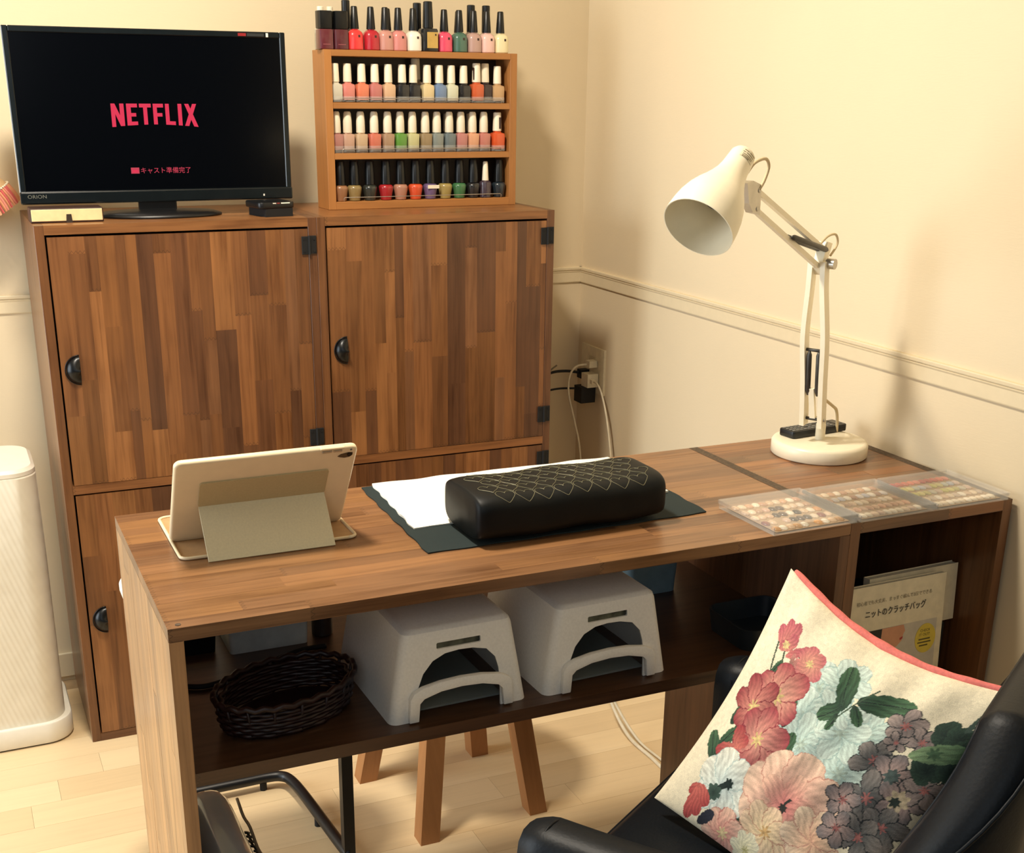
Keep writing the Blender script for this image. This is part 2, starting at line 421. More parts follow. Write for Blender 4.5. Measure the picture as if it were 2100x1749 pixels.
# ------------------------------------------------------------------ desk
DL, DS, DF, DB, DH = -1.3143, -0.3228, -1.4967, -1.0493, 0.7263
SZ = 0.5298
desk = thing('work_desk', 'long light-brown laminated wood desk with an open shelf below its top', 'desk', (DL, DF, 0))
dw, dd = DS - DL - 0.0006, DB - DF
drg = random.Random(21)
tp = wbox('desk_top', desk, 0.001, dw - 0.001, 0.001, dd - 0.001, DH - 0.0178, DH - 0.0165, g='x', col=PALT[0])
staves(tp, 0, dw, 0, dd, DH - 0.0165, DH - 0.0003, 'xyz', 0.022, 0.042, 0.22, 0.6, PALT, drg, jit=0.07, proud=0.0002)
sp = wbox('side_panel', desk, 0.0166, 0.0178, 0.001, dd - 0.001, 0, DH - 0.0178, g='z', col=PALS[0])
staves(sp, 0, DH - 0.0178, 0, dd, 0.0166, 0.0003, 'zyx', 0.022, 0.045, 0.25, 0.75, PALS, drg, jit=0.08)
wbox('side_panel', desk, dw - 0.0178, dw, 0, dd, 0, DH - 0.0178, g='z', col=PAL[4])
wbox('shelf_board', desk, 0.0178, dw - 0.0178, 0, dd, SZ - 0.0183, SZ, g='x', col=srgb(76, 50, 32))  # darker than the desk wood: the recess shade is put into this colour
# hole plug on the desk's front-left corner
obj('screw_plug', nlathe([(0.0035, 0), (0.0035, 0.0006), (0.0, 0.0006)], 14), M['endgrain'], desk, loc=(0.014, 0.010, DH))
# side unit against the wall
unit = thing('side_unit', 'dark brown wooden side unit between the desk and the right wall', 'cabinet', (DS, DF, 0))
uw = -0.009 - DS
wbox('side_panel', unit, 0, 0.0178, 0, dd, 0, DH, g='z', col=PAL[2], endm=M['endgrain'])
wbox('side_panel', unit, uw - 0.0178, uw, 0, dd, 0, DH, g='z', col=PAL[2], endm=M['endgrain'])
ut = wbox('top_panel', unit, 0.0178, uw - 0.0178, 0.001, dd - 0.001, DH - 0.0178, DH - 0.0165, g='x', col=PAL[4])
staves(ut, 0.0178, uw - 0.0178, 0, dd, DH - 0.0165, DH - 0.0004, 'xyz', 0.022, 0.042, 0.14, 0.4, [shade(c, .9) for c in PALT[:3]] + PAL[:4], drg, jit=0.1, proud=0.00025)
wbox('back_panel', unit, 0.0178, uw - 0.0178, dd - 0.012, dd, 0, DH - 0.0178, g='z', col=PAL[7])
wbox('shelf_board', unit, 0.0178, uw - 0.0178, 0.02, dd - 0.012, 0.30, 0.3178, g='x', col=PAL[4])
wbox('bottom_panel', unit, 0.0178, uw - 0.0178, 0.0, dd - 0.012, 0.0, 0.0178, g='x', col=PAL[4])

# ------------------------------------------------------------------ television
tv = thing('television', 'black flat television showing a red logo on its dark screen', 'television', (-1.077, -0.20, CH + 0.0002))
TX, TZ0, TZ1, TY = 0.2665, 0.031, 0.349, -0.035
bm = nbox(-TX, TX, TY + 0.002, TY + 0.022, TZ0, TZ1, 0.003); obj('back_shell', bm, M['tvside'], tv)
bm = bmesh.new(); bz = 0.011
for a in ((-TX, -TX + bz, TZ0 + 0.006, TZ1), (TX - bz, TX, TZ0 + 0.006, TZ1), (-TX + bz, TX - bz, TZ1 - bz, TZ1)): box(bm, a[0], a[1], TY - 0.002, TY + 0.0035, a[2], a[3], 0.0015, 1)
fr = obj('bezel', bm, M['bezel'], tv)
obj('screen', nbox(-TX + bz - .001, TX - bz + .001, TY + 0.0005, TY + 0.002, TZ0 + 0.02, TZ1 - bz + .001), M['screen'], tv)
bm = nbox(-TX - 0.001, TX + 0.001, TY - 0.006, TY + 0.004, TZ0 - 0.003, TZ0 + 0.021, 0.003); ch = obj('chin', bm, M['bezel'], tv)
obj('chin_light', nbox(0.205, 0.208, TY - 0.0066, TY - 0.0055, TZ0 + 0.004, TZ0 + 0.008), M['white'], ch)
bm = nbox(-0.045, 0.03, TY + 0.006, TY + 0.02, 0.008, TZ0 + 0.01, 0.003); obj('stand_neck', bm, M['black'], tv)
bm = nlathe([(0.125, 0), (0.125, 0.004), (0.11, 0.009), (0.05, 0.013), (0, 0.013)], 40, ax=(1, 0.62)); obj('stand_base', bm, M['black'], tv, True, 40 and None, loc=(-0.005, TY + 0.012, 0))
E_RED = N('logo_red'); E_RED.base(srgb(40, 4, 8)); E_RED.set(Emission_Strength=1.0, Roughness=0.4); E_RED.p.inputs['Emission Color'].default_value = (*srgb(232, 48, 84), 1); M['logo'] = E_RED.m
E_DIM = N('caption_red'); E_DIM.base(srgb(30, 4, 8)); E_DIM.set(Emission_Strength=1.0, Roughness=0.4); E_DIM.p.inputs['Emission Color'].default_value = (*srgb(205, 60, 82), 1); M['logo2'] = E_DIM.m
# NETFLIX wordmark, hand-drawn polygons in a 178 x 50 grid (y up), bottoms follow an arch
def arch(x): return 5.6 * (1 - ((x - 88) / 88) ** 2)
LET = {}
def wordmark():
    polys = []
    b = arch; H = 50
    # N
    polys.append([(0, 0), (8, 0.5), (8, H), (0, H)]); polys.append([(0, H), (8, H), (26, 2.5), (17.5, 2)]); polys.append([(17.5, 2), (26, 2.8), (26, H), (17.5, H)])
    # E
    polys.append([(31, 3.2), (40, 3.6), (40, H), (31, H)]); polys.append([(40, H), (40, H - 8), (53, H - 8), (53, H)]); polys.append([(40, 30), (40, 22.5), (50, 22.5), (50, 30)]); polys.append([(40, 3.6), (52.5, 4.4), (52.5, 12), (40, 11.5)])
    # T
    polys.append([(57, H - 8), (81, H - 8), (81, H), (57, H)]); polys.append([(65, 5), (73, 5.4), (73, H - 8), (65, H - 8)])
    # F
    polys.append([(85, 5.6), (93, 5.6), (93, H), (85, H)]); polys.append([(93, H - 8), (106, H - 8), (106, H), (93, H)]); polys.append([(93, 22.5), (103.5, 22.5), (103.5, 30), (93, 30)])
    # L
    polys.append([(110, 5), (118, 4.7), (118, H), (110, H)]); polys.append([(118, 4.7), (130, 4), (130, 12), (118, 12.4)])
    # I
    polys.append([(136, 3.6), (144, 3), (144, H), (136, H)])
    # X
    polys.append([(149, 2.6), (157.5, 2), (175, H), (166.5, H)]); polys.append([(150, H), (158.5, H), (177, 0), (168, 1)])
    return polys
u = 0.1665 / 177
bm = bmesh.new()
for i, pl in enumerate(wordmark()):
    ar = sum(pl[k][0] * pl[(k + 1) % len(pl)][1] - pl[(k + 1) % len(pl)][0] * pl[k][1] for k in range(len(pl)))
    if ar < 0: pl = pl[::-1]
    MM = Matrix(((u, 0, 0, -0.0835), (0, 0, -1, TY + 0.0003), (0, u * 0.92, 0, 0.170), (0, 0, 0, 1)))
    prism(bm, pl, 0, 0.0004 + 0.00004 * (i % 3), MM)
obj('wordmark', bm, M['logo'], tv)
MT = lambda x, y, z: Matrix(((1, 0, 0, x), (0, 0, -1, y), (0, 1, 0, z), (0, 0, 0, 1)))
text_mesh('caption', 'キャスト準備完了', 0.0125, M['logo2'], tv, MT(-0.0375, TY + 0.0002, 0.0835), 0.0002)
bm = nbox(-0.0555, -0.0395, TY - 0.0002, TY + 0.0004, 0.0825, 0.0938, 0.0001); obj('cast_icon', bm, M['logo2'], tv)
obj('cast_icon_inset', nbox(-0.053, -0.042, TY - 0.0004, TY, 0.0845, 0.0895), M['logo'], tv)
M['print_grey'] = plain('grey_print', srgb(110, 110, 100), 0.5)
text_mesh('brand_lettering', 'ORION', 0.0095, M['print_grey'], ch, MT(-TX + 0.012, TY - 0.0063, TZ0 + 0.0085), 0.0002, sx=1.15)
obj('sticker', nbox(0.172, 0.188, TY - 0.0028, TY - 0.0018, TZ1 - 0.0085, TZ1 - 0.003), plain('red_sticker', srgb(140, 20, 24), 0.5), fr)
obj('sticker', nbox(0.190, 0.224, TY - 0.0028, TY - 0.0018, TZ1 - 0.0085, TZ1 - 0.003), plain('dark_sticker', srgb(40, 42, 42), 0.5), fr)
obj('sticker', nbox(0.228, 0.2325, TY - 0.0028, TY - 0.0018, TZ1 - 0.0095, TZ1 - 0.002), M['white'], fr)
# set-top box
t = thing('streaming_box', 'small black box with a lit front edge, right of the television stand', 'device', (-0.866, -0.305, CH + 0.0002), (0, 0, 0.18))
obj('lower_body', fixn(nprism([(-0.028, -0.02), (0.03, -0.022), (0.03, 0.05), (-0.034, 0.05)], 0, 0.016)), M['blackmat'], t)
bm = nprism(rrect(-0.042, 0.036, -0.022, 0.055, 0.010), 0.016, 0.029); obj('upper_body', bevel_all(fixn(bm), 0.003, 2, 50), M['black'], t, True, angle=40)
q = N('lit_indicator'); q.base((0.8, 0.75, 0.6)); q.p.inputs['Emission Color'].default_value = (1, 0.9, 0.6, 1); q.set(Emission_Strength=0.6)
obj('indicator', nbox(0.005, 0.024, -0.0226, -0.0215, 0.0255, 0.0272), q.m, t); obj('indicator', nbox(-0.013, -0.006, -0.0226, -0.0215, 0.0255, 0.0272), M['white'], t); obj('indicator', nbox(-0.004, 0.002, -0.0226, -0.0215, 0.0255, 0.0272), plain('red_lamp', srgb(150, 50, 50), 0.4), t)
# cream box with a leather tab
t = thing('keepsake_box', 'flat cream box with dark edges and a leather pull tab, left of the television', 'box', (-1.27, -0.303, CH + 0.0002))
obj('case_shell', nbox(-0.0655, 0.0675, -0.012, 0.048, 0, 0.0265, 0.002), plain('dark_brown_board', srgb(58, 34, 24), 0.5), t)
obj('front_face', nbox(-0.0635, 0.0655, -0.0128, -0.010, 0.003, 0.0245, 0.0008), plain('cream_card', srgb(238, 214, 160), 0.55), t)
bm = bmesh.new(); fixn(prism(bm, [(-0.006, 0.0), (0.006, 0.0), (0.0045, 0.0165), (-0.0045, 0.0165)], 0.0130, 0.0148, MT(0.004, 0, -0.001))); obj('pull_tab', bm, plain('dark_leather', srgb(52, 40, 30), 0.5), t)
# ------------------------------------------------------------------ nail polish rack and bottles
RA = math.radians(1.0)
rack = thing('polish_rack', 'small open wooden wall rack with three rows, standing on the cabinet', 'rack', (-0.724, -0.213, CH + 0.0002), (0, 0, RA))
RW, RD, RH = 0.442, 0.080, 0.3205
ST = 0.0165
BE = srgb(172, 116, 62)
def rb(name, *a, g='x', k=1.0): return wbox(name, rack, *a, g=g, col=shade(BE, k), mat=M['wood_soft'], bev=0.0006)
rb('side_board', 0, ST, 0, RD, 0, RH, g='z', k=1.05); rb('side_board', RW - ST, RW, 0, RD, 0, RH, g='z', k=.95)
rb('top_board', ST, RW - ST, 0, RD, RH - 0.0125, RH); rb('bottom_board', ST, RW - ST, 0, RD, 0, 0.0160)
Z1, Z2, Z3 = 0.2175, 0.1155, 0.0160
rb('shelf_board', ST, RW - ST, 0.0006, RD - .003, Z1 - 0.0125, Z1); rb('shelf_board', ST, RW - ST, 0.0006, RD - .003, Z2 - 0.0125, Z2)
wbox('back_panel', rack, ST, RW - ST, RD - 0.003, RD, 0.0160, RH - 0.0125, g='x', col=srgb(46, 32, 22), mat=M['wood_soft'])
for z in (Z1, Z2, Z3):
    pts = [(0.035, 0.003, z - 0.001), (0.035, 0.003, z + 0.0065), (0.037, 0.003, z + 0.0085), (RW - 0.037, 0.003, z + 0.0085), (RW - 0.035, 0.003, z + 0.0065), (RW - 0.035, 0.003, z - 0.001)]
    obj('guard_wire', ntube(pts, 0.0009, 6), M['silver'], rack, True)
M['cap_white'] = plain('white_cap', srgb(240, 230, 205), 0.42, noise=0.01); M['cap_black'] = plain('black_cap', srgb(10, 11, 12), 0.35)
M['label_dark'] = plain('dark_label_print', srgb(60, 40, 36), 0.5); M['gold'] = plain('gold_label', srgb(206, 170, 96), 0.4, 0.3)
M['clearglass'] = mk_clear('bottle_glass', (0.85, 0.85, 0.8), 0.25, 0.05)
def mesh_of(bm, mat, smooth=True, angle=35):
    me = bpy.data.meshes.new('shape'); bm.to_mesh(fixn(bm) and me) if False else bm.to_mesh(me); bm.free(); me.materials.append(mat)
    me.polygons.foreach_set('use_smooth', [smooth] * len(me.polygons))
    if smooth: me.set_sharp_from_angle(angle=math.radians(angle))
    return me
P_ = M['objpaint']
def bottle_kind(body, cap, cap_mat, sq=2, capsq=2, ax=(1, 1), glass=None, label=None, seg=20):
    d = {'body': mesh_of(nlathe(body, seg, sq=sq, ax=ax), P_), 'cap': mesh_of(nlathe(cap, 18, sq=capsq), cap_mat)}
    if glass: d['glass_base'] = mesh_of(nlathe(glass, seg, sq=sq, ax=ax), M['clearglass'])
    if label: d['label'] = mesh_of(label, M['label_dark'], False)
    return d
def lab(x0, x1, z0, z1, y): return nbox(x0, x1, y, y + 0.0006, z0, z1)
BK = {
 'shoulder': bottle_kind([(0.0125, 0), (0.0137, 0.0015), (0.0137, 0.024), (0.0125, 0.029), (0.008, 0.0335), (0.006, 0.034), (0.006, 0.036)], [(0.0078, 0.0352), (0.0078, 0.037), (0.0055, 0.071), (0.0045, 0.0725), (0, 0.0725)], M['cap_black'], sq=3.2, label=lab(0.002, 0.0055, 0.021, 0.025, -0.0139)),
 'tallblack': bottle_kind([(0.0125, 0), (0.0135, 0.0015), (0.0135, 0.032), (0.008, 0.036), (0.006, 0.038)], [(0.008, 0.0375), (0.0075, 0.083), (0.006, 0.084), (0, 0.084)], M['cap_black'], sq=3.2),
 'lab_gold': bottle_kind([(0.0145, 0), (0.0155, 0.0015), (0.0155, 0.036), (0.014, 0.039), (0.007, 0.040), (0.006, 0.041)], [(0.009, 0.0405), (0.0075, 0.084), (0.0065, 0.085), (0, 0.085)], M['cap_black'], sq=5, capsq=2.5),
 'square': bottle_kind([(0.0125, 0), (0.0135, 0.0012), (0.0135, 0.033), (0.0125, 0.0345), (0.007, 0.035)], [(0.0125, 0.0355), (0.0132, 0.037), (0.0132, 0.065), (0.0125, 0.066), (0, 0.066)], M['cap_black'], sq=6, capsq=6),
 'essie': bottle_kind([(0.0112, 0.0042), (0.0122, 0.006), (0.0127, 0.026), (0.0118, 0.030), (0.0065, 0.032), (0.006, 0.0345)], [(0.0078, 0.034), (0.0083, 0.0345), (0.0074, 0.0635), (0.0066, 0.065), (0, 0.065)], M['cap_white'], sq=5, glass=[(0.0110, 0), (0.0126, 0.001), (0.0128, 0.010), (0.0126, 0.0103)]),
 'rounded': bottle_kind([(0.0100, 0.0055), (0.0108, 0.007), (0.0118, 0.030), (0.0112, 0.0325), (0.0065, 0.0335), (0.006, 0.0352)], [(0.0080, 0.0348), (0.0083, 0.0355), (0.0080, 0.055), (0.0068, 0.0685), (0.0052, 0.0715), (0, 0.072)], M['cap_white'], sq=4.5, glass=[(0.0105, 0), (0.0112, 0.001), (0.0115, 0.012), (0.0113, 0.0122)]),
 'bulb': bottle_kind([(0.0085, 0), (0.0100, 0.001), (0.0115, 0.012), (0.0135, 0.024), (0.0132, 0.0275), (0.011, 0.0305), (0.007, 0.032), (0.0065, 0.033)], [(0.0095, 0.0325), (0.0092, 0.045), (0.0080, 0.078), (0.0072, 0.0795), (0, 0.0795)], M['cap_black'], sq=2.2),
 'slimwhite': bottle_kind([(0.009, 0), (0.0105, 0.001), (0.0110, 0.027), (0.0105, 0.0305), (0.007, 0.033), (0.006, 0.034)], [(0.0062, 0.0335), (0.0045, 0.069), (0.0035, 0.071), (0, 0.071)], M['cap_white'], sq=2.2),
 'clearwhite': bottle_kind([(0.010, 0), (0.011, 0.001), (0.011, 0.034), (0.009, 0.0365), (0.006, 0.038)], [(0.0062, 0.0375), (0.0058, 0.071), (0.005, 0.072), (0, 0.072)], M['cap_white'], sq=2.5),
 'stub': bottle_kind([(0.010, 0), (0.011, 0.001), (0.011, 0.028), (0.008, 0.031)], [(0.0085, 0.031), (0.0085, 0.044), (0.007, 0.046), (0, 0.046)], M['cap_black'], sq=2.5),
}
RMW = Matrix.Translation(rack.location) @ Matrix.Rotation(RA, 4, 'Z')
def bottle(kind, s, depth, z, col, label, group, rot=0.0, sc=1.0, wx=1.0):
    t = thing('nail_polish_bottle', label, 'bottle', RMW @ Vector((s, depth, z + 0.0002)), (0, 0, RA + rot), group)
    t.scale = (sc * wx, sc * wx, sc)
    for nm, me in BK[kind].items():
        o = bpy.data.objects.new(nm, me); link(o, t); o.color = (*col, 1)
    return t
def s_top(px): return (px - 667) / 392 * RW
G_T, G_1, G_2, G_3 = 'bottles on top of the polish rack', 'bottles in the upper row of the polish rack', 'bottles in the middle row of the polish rack', 'bottles in the lower row of the polish rack'
ORD = ['first', 'second', 'third', 'fourth', 'fifth', 'sixth', 'seventh', 'eighth', 'ninth', 'tenth', 'eleventh', 'twelfth', 'thirteenth', 'fourteenth']
top = [('square', 674, (92, 16, 30), 'burgundy'), ('square', 703, (80, 12, 26), 'dark burgundy'), ('shoulder', 732, (226, 50, 48), 'coral red'), ('shoulder', 764, (178, 18, 36), 'crimson'), ('shoulder', 792, (196, 138, 124), 'dusty pink'),
       ('shoulder', 818, (206, 130, 122), 'rose pink'), ('shoulder', 848, (240, 232, 214), 'white'), ('lab_gold', 878, (12, 11, 10), 'black gold-labelled'), ('shoulder', 911, (226, 74, 106), 'hot pink'), ('shoulder', 942, (66, 104, 86), 'teal green'),
       ('shoulder', 972, (186, 150, 138), 'mauve'), ('shoulder', 1000, (232, 190, 178), 'pale pink'), ('shoulder', 1029, (236, 222, 176), 'cream yellow')]
for i, (k, px, c, nm) in enumerate(top):
    b = bottle(k, s_top(px) + 0.002, 0.022, RH, srgb(*c), f'{nm} nail polish with black cap, {ORD[i]} from left along rack top front', G_T, sc=1.17 if k != 'square' else 1.12, wx=1.04)
    if k == 'lab_gold': obj('gold_label', nbox(-0.0075, 0.0125, -0.0162, -0.0154, 0.006, 0.033), M['gold'], b); obj('label_mark', nbox(0.007, 0.0095, -0.0166, -0.016, 0.027, 0.030), M['label_dark'], b)
    if k == 'square':
        for zz in (0.0255, 0.0205): text_mesh('lettering', 'TO' if zz > .022 else 'BE', 0.006, M['objlabel'] if 'objlabel' in M else M['gold'], b, MT(-0.006, -0.0138, zz), 0.0001) if False else None
        obj('label_band', nbox(-0.007, 0.007, -0.0139, -0.0133, 0.008, 0.0092), plain('pink_print', srgb(150, 80, 84), 0.5), b)
rear = [('stub', 657, (222, 214, 196), 'white bottle with black cap'), ('clearwhite', 668, (190, 180, 160), 'clear bottle with pale cap'), ('clearwhite', 694, (190, 180, 160), 'clear bottle with pale cap'), ('tallblack', 725, (30, 36, 60), 'dark blue tall-capped bottle'),
        ('shoulder', 806, (190, 140, 126), 'dusty pink bottle with black cap'), ('tallblack', 867, (16, 14, 14), 'black tall-capped bottle'), ('shoulder', 922, (210, 84, 108), 'pink bottle with black cap'), ('shoulder', 952, (90, 110, 96), 'green bottle with black cap'),
        ('tallblack', 979, (190, 160, 150), 'beige tall-capped bottle'), ('tallblack', 1011, (220, 190, 180), 'pink tall-capped bottle')]
for i, (k, px, c, nm) in enumerate(rear):
    bottle(k, max(0.014, s_top(px) + 0.004), 0.058, RH, srgb(*c), f'{nm}, {ORD[i]} from left in rack top rear', G_T, sc=1.17)
def s_row(c, z):   # crop column to rack coordinate
    px = 620 + c / 4.565; return ST + (px - 683) / (1042 - 683) * (RW - 2 * ST)
def s_row3(c):
    px = 620 + c / 4.565; return ST + (px - 691) / (1036 - 691) * (RW - 2 * ST)
row1 = [(338, (206, 200, 180), 'clear white'), (447, (214, 128, 116), 'salmon pink'), (572, (222, 124, 90), 'coral'), (690, (194, 116, 108), 'dusty rose'), (812, (216, 176, 138), 'beige'), (938, (14, 14, 18), 'black'), (1040, (16, 14, 18), 'inky black'), (1168, (222, 200, 150), 'pale yellow'),
        (1283, (112, 136, 170), 'sky blue'), (1395, (214, 214, 186), 'milky white'), (1512, (18, 12, 14), 'blackish'), (1635, (206, 92, 46), 'orange'), (1726, (40, 14, 18), 'dark wine'), (1838, (200, 160, 112), 'gold beige')]
for i, (c, rgb, nm) in enumerate(row1):
    b = bottle('essie', s_row(c, 0), 0.021 if i not in (12,) else 0.026, Z1, srgb(*rgb), f'{nm} nail polish with white cap, {ORD[i]} from left in rack upper row', G_1, sc=1.18 if i not in (11, 12) else 1.26, wx=.93)
    if i == 11: obj('barcode', nbox(-0.0076, -0.0068, -0.006, 0.001, 0.038, 0.058), M['label_dark'], b)
for i, (c, sc) in enumerate(((625, 1.02), (745, 1.02), (866, 1.02), (1118, 1.2), (1332, 1.02), (1572, 1.02), (1768, 1.02))):
    bottle('essie', s_row(c, 0), 0.057, Z1, srgb(150, 130, 110), f'white-capped bottle half hidden, {ORD[i]} from left in rack upper rear row', G_1, sc=sc * 1.15, wx=.93)
row2 = [(352, (176, 120, 110), 'mauve pink'), (450, (196, 156, 132), 'greige pink'), (565, (198, 168, 132), 'sand beige'), (685, (206, 112, 88), 'coral pink'), (805, (166, 134, 104), 'taupe'), (918, (92, 146, 52), 'leaf green'), (1030, (196, 192, 138), 'pale lime'), (1148, (150, 128, 92), 'khaki gold'),
        (1255, (130, 138, 132), 'grey blue'), (1370, (104, 116, 118), 'slate grey'), (1480, (190, 124, 116), 'orchid pink'), (1590, (222, 162, 124), 'peach'), (1698, (196, 122, 108), 'rose'), (1828, (214, 84, 32), 'bright orange')]
for i, (c, rgb, nm) in enumerate(row2):
    b = bottle('rounded' if i < 13 else 'essie', ST + (620 + c / 4.565 - 687) / (1039 - 687) * (RW - 2 * ST), 0.021, Z2, srgb(*rgb), f'{nm} nail polish with white cap, {ORD[i]} from left in rack middle row', G_2, sc=1.17 if i < 13 else 1.27, wx=1.0 if i < 13 else .95)
    if i == 13: obj('barcode', nbox(0.0005, 0.0045, -0.0083, -0.0076, 0.038, 0.057), M['label_dark'], b)
for i, c in enumerate((1415, 1640, 1772)):
    bottle('essie', s_row(c, 0), 0.057, Z2, srgb(150, 130, 110), f'white-capped bottle half hidden, {ORD[i]} from left in rack middle rear row', G_2, sc=1.22, wx=.95)
row3 = [(390, (150, 104, 68), 'bronze'), (510, (140, 118, 70), 'olive gold'), (645, (36, 40, 32), 'dark moss'), (788, (164, 16, 26), 'red'), (920, (176, 124, 100), 'rosy bronze'), (1055, (214, 78, 34), 'orange'), (1190, (104, 84, 122), 'purple'), (1328, (160, 140, 78), 'gold green'),
        (1460, (58, 112, 66), 'emerald green'), (1590, (16, 16, 18), 'black'), (1700, (62, 46, 56), 'plum'), (1835, (18, 34, 44), 'dark teal')]
for i, (c, rgb, nm) in enumerate(row3):
    k = 'slimwhite' if i == 10 else 'bulb'
    b = bottle(k, s_row3(c), 0.021 if i != 10 else 0.017, Z3, srgb(*rgb), f'{nm} nail polish with {"slim white" if i == 10 else "tall black"} cap, {ORD[i]} from left in rack lower row', G_3, sc=1.04 if i != 10 else 1.10, wx=1.12)
    if i == 6: obj('paper_label', nbox(-0.010, 0.013, -0.0142, -0.0133, 0.022, 0.029), M['cap_white'], b)

# ------------------------------------------------------------------ lamp on the desk
LB = Vector((-0.127, -1.163, DH + 0.0002)); LH = Vector((-0.89, -0.454, 0)).normalized(); LN = Vector((-LH.y, LH.x, 0))
lamp = thing('desk_lamp', 'cream metal desk lamp with bell shade and jointed spring arm', 'lamp', LB)
def lp(s, z, n=0.0): return LH * s + LN * n + Vector((0, 0, z - DH))
WM = M['white_met']; LMAT = Matrix(((LH.x, 0, LN.x, 0), (LH.y, 0, LN.y, 0), (0, 1, 0, -DH), (0, 0, 0, 1)))
bm = nlathe([(0.081, 0), (0.083, 0.002), (0.083, 0.020), (0.080, 0.0245), (0.076, 0.0255), (0, 0.0255)], 64); obj('base', bm, WM, lamp, True, angle=50)
obj('post', nlathe([(0.0085, 0.0245), (0.0085, 0.052), (0.0075, 0.053), (0.005, 0.053), (0.005, 0.068), (0, 0.068)], 20), WM, lamp, True, angle=40)
def pbar(name, a, b, wx=0.008, wy=0.010, mat=None, side=LN): return obj(name, fixn(bar(bmesh.new(), a, b, wx, wy, side)), mat or WM, lamp)
for sgn in (-1, 1):
    wid = 0.0165
    P0 = [lp(0.036, 0.783, sgn * wid), lp(0.047, 0.860, sgn * wid), lp(0.060, 0.940, sgn * wid * 1.1), lp(0.069, 1.020, sgn * wid * .75), lp(0.072, 1.066, sgn * wid * .66)]
    S = smoothpts(P0, 5); bm = bmesh.new()
    q = [(-1, -1), (1, -1), (1, 1), (-1, 1)]; rings = []
    for i, p in enumerate(S):
        d = (S[min(i + 1, len(S) - 1)] - S[max(i - 1, 0)]).normalized(); x = (LN - d * LN.dot(d)).normalized(); y = d.cross(x)
        rings.append([bm.verts.new(p + x * 0.0042 * a + y * 0.0088 * b) for a, b in q])
    for a, b in zip(rings, rings[1:]):
        for k in range(4): bm.faces.new((a[k], a[(k + 1) % 4], b[(k + 1) % 4], b[k]))
    bm.faces.new(rings[0]); bm.faces.new(rings[-1]); obj('lower_arm_bar', fixn(bm), WM, lamp)
for (s, z) in ((0.037, 0.795), (0.057, 0.917)): obj('cross_rod', ntube([lp(s, z, -0.018), lp(s, z, 0.018)], 0.0028, 8), M['steel_dark'], lamp, True)
for n in (-0.0085, 0.0085): obj('spring', ntube([lp(0.047, 0.838, n), lp(0.049, 0.846, n), lp(0.0560, 0.908, n), lp(0.057, 0.915, n)], [0.002, 0.0045, 0.0045, 0.002], 10), M['steel_dark'], lamp, True)
obj('yoke_link', fixn(bar(bar(bmesh.new(), lp(0.004, 0.788), lp(0.037, 0.797), 0.012, 0.008, LN), lp(0.037, 0.797), lp(0.049, 0.850, -0.002), 0.010, 0.006, LN)), WM, lamp)
obj('pivot_screw', ntube([lp(0.037, 0.795, 0.018), lp(0.037, 0.795, 0.0225)], 0.0038, 12), M['silver'], lamp, True)
pbar('upper_arm_bar', lp(0.060, 1.083), lp(0.308, 1.1885), 0.007, 0.0080); pbar('upper_arm_bar', lp(0.072, 1.056), lp(0.310, 1.1625), 0.007, 0.0080)
obj('knee_plate', fixn(nprism([(0.044, 1.092), (0.062, 1.096), (0.080, 1.056), (0.068, 1.043)], -0.008, 0.008, LMAT)), WM, lamp)
obj('knee_knob', ntube([lp(0.066, 1.062, 0.012), lp(0.066, 1.062, 0.026)], 0.0085, 18), M['silver'], lamp, True, angle=40)
for n in (-0.006, 0.007): obj('spring', ntube([lp(0.192, 1.1135, n), lp(0.184, 1.112, n), lp(0.066, 1.084, n), lp(0.058, 1.082, n)], [0.0018, 0.0045, 0.0045, 0.0018], 10), M['steel_dark'], lamp, True)
obj('head_bracket', fixn(nprism([(0.300, 1.154), (0.322, 1.158), (0.336, 1.172), (0.345, 1.200), (0.328, 1.203), (0.302, 1.196)], -0.006, 0.006, LMAT)), M['silver'], lamp)
for (s, z) in ((0.308, 1.1885), (0.310, 1.1625), (0.056, 1.086)): obj('pivot_screw', ntube([lp(s, z, -0.0065), lp(s, z, 0.0065)], 0.0036, 10), M['silver'], lamp, True)
ax0, ax1 = Vector((0.352, 1.239)), Vector((0.467, 1.146)); a3 = (lp(ax1.x, ax1.y) - lp(ax0.x, ax0.y)).normalized(); o3 = lp(ax0.x, ax0.y)
xx, yy = frame_of(a3); SM = Matrix((xx, yy, a3)).transposed().to_4x4(); SM.translation = o3 - a3 * 0.004
prof = [(0.0, 0.0), (0.012, 0.0005), (0.016, 0.003), (0.0185, 0.008), (0.0193, 0.018), (0.0205, 0.034), (0.0230, 0.048), (0.0275, 0.061), (0.033, 0.074), (0.0395, 0.087), (0.0448, 0.100), (0.0488, 0.115), (0.0510, 0.130), (0.0518, 0.144), (0.0520, 0.151)]
inner = [(r - 0.0012, z) for r, z in prof[::-1] if z > 0.03] + [(0.017, 0.034), (0.0, 0.034)]
bm = nlathe(prof + inner, 48, SM); bmesh.ops.remove_doubles(bm, verts=bm.verts, dist=1e-6); obj('shade', fixn(bm), WM, lamp, True, angle=60)
bm = bmesh.new(); lathe(bm, [(0.0, 0.058), (0.012, 0.060), (0.017, 0.074), (0.0185, 0.086), (0.017, 0.096), (0.0, 0.099)], 24, SM); bulb = obj('bulb', fixn(bm), plain('frosted_bulb', srgb(190, 170, 120), 0.3), lamp, True)
bm = bmesh.new(); lathe(bm, [(0.0175, 0.086), (0.0202, 0.086), (0.0202, 0.096), (0.0175, 0.096)], 24, SM); obj('bulb_collar', fixn(bm), M['blackmat'], bulb)
bm = bmesh.new(); lathe(bm, [(0.012, 0.03), (0.012, 0.062), (0, 0.062)], 16, SM); obj('socket', fixn(bm), M['grey'], lamp, True)
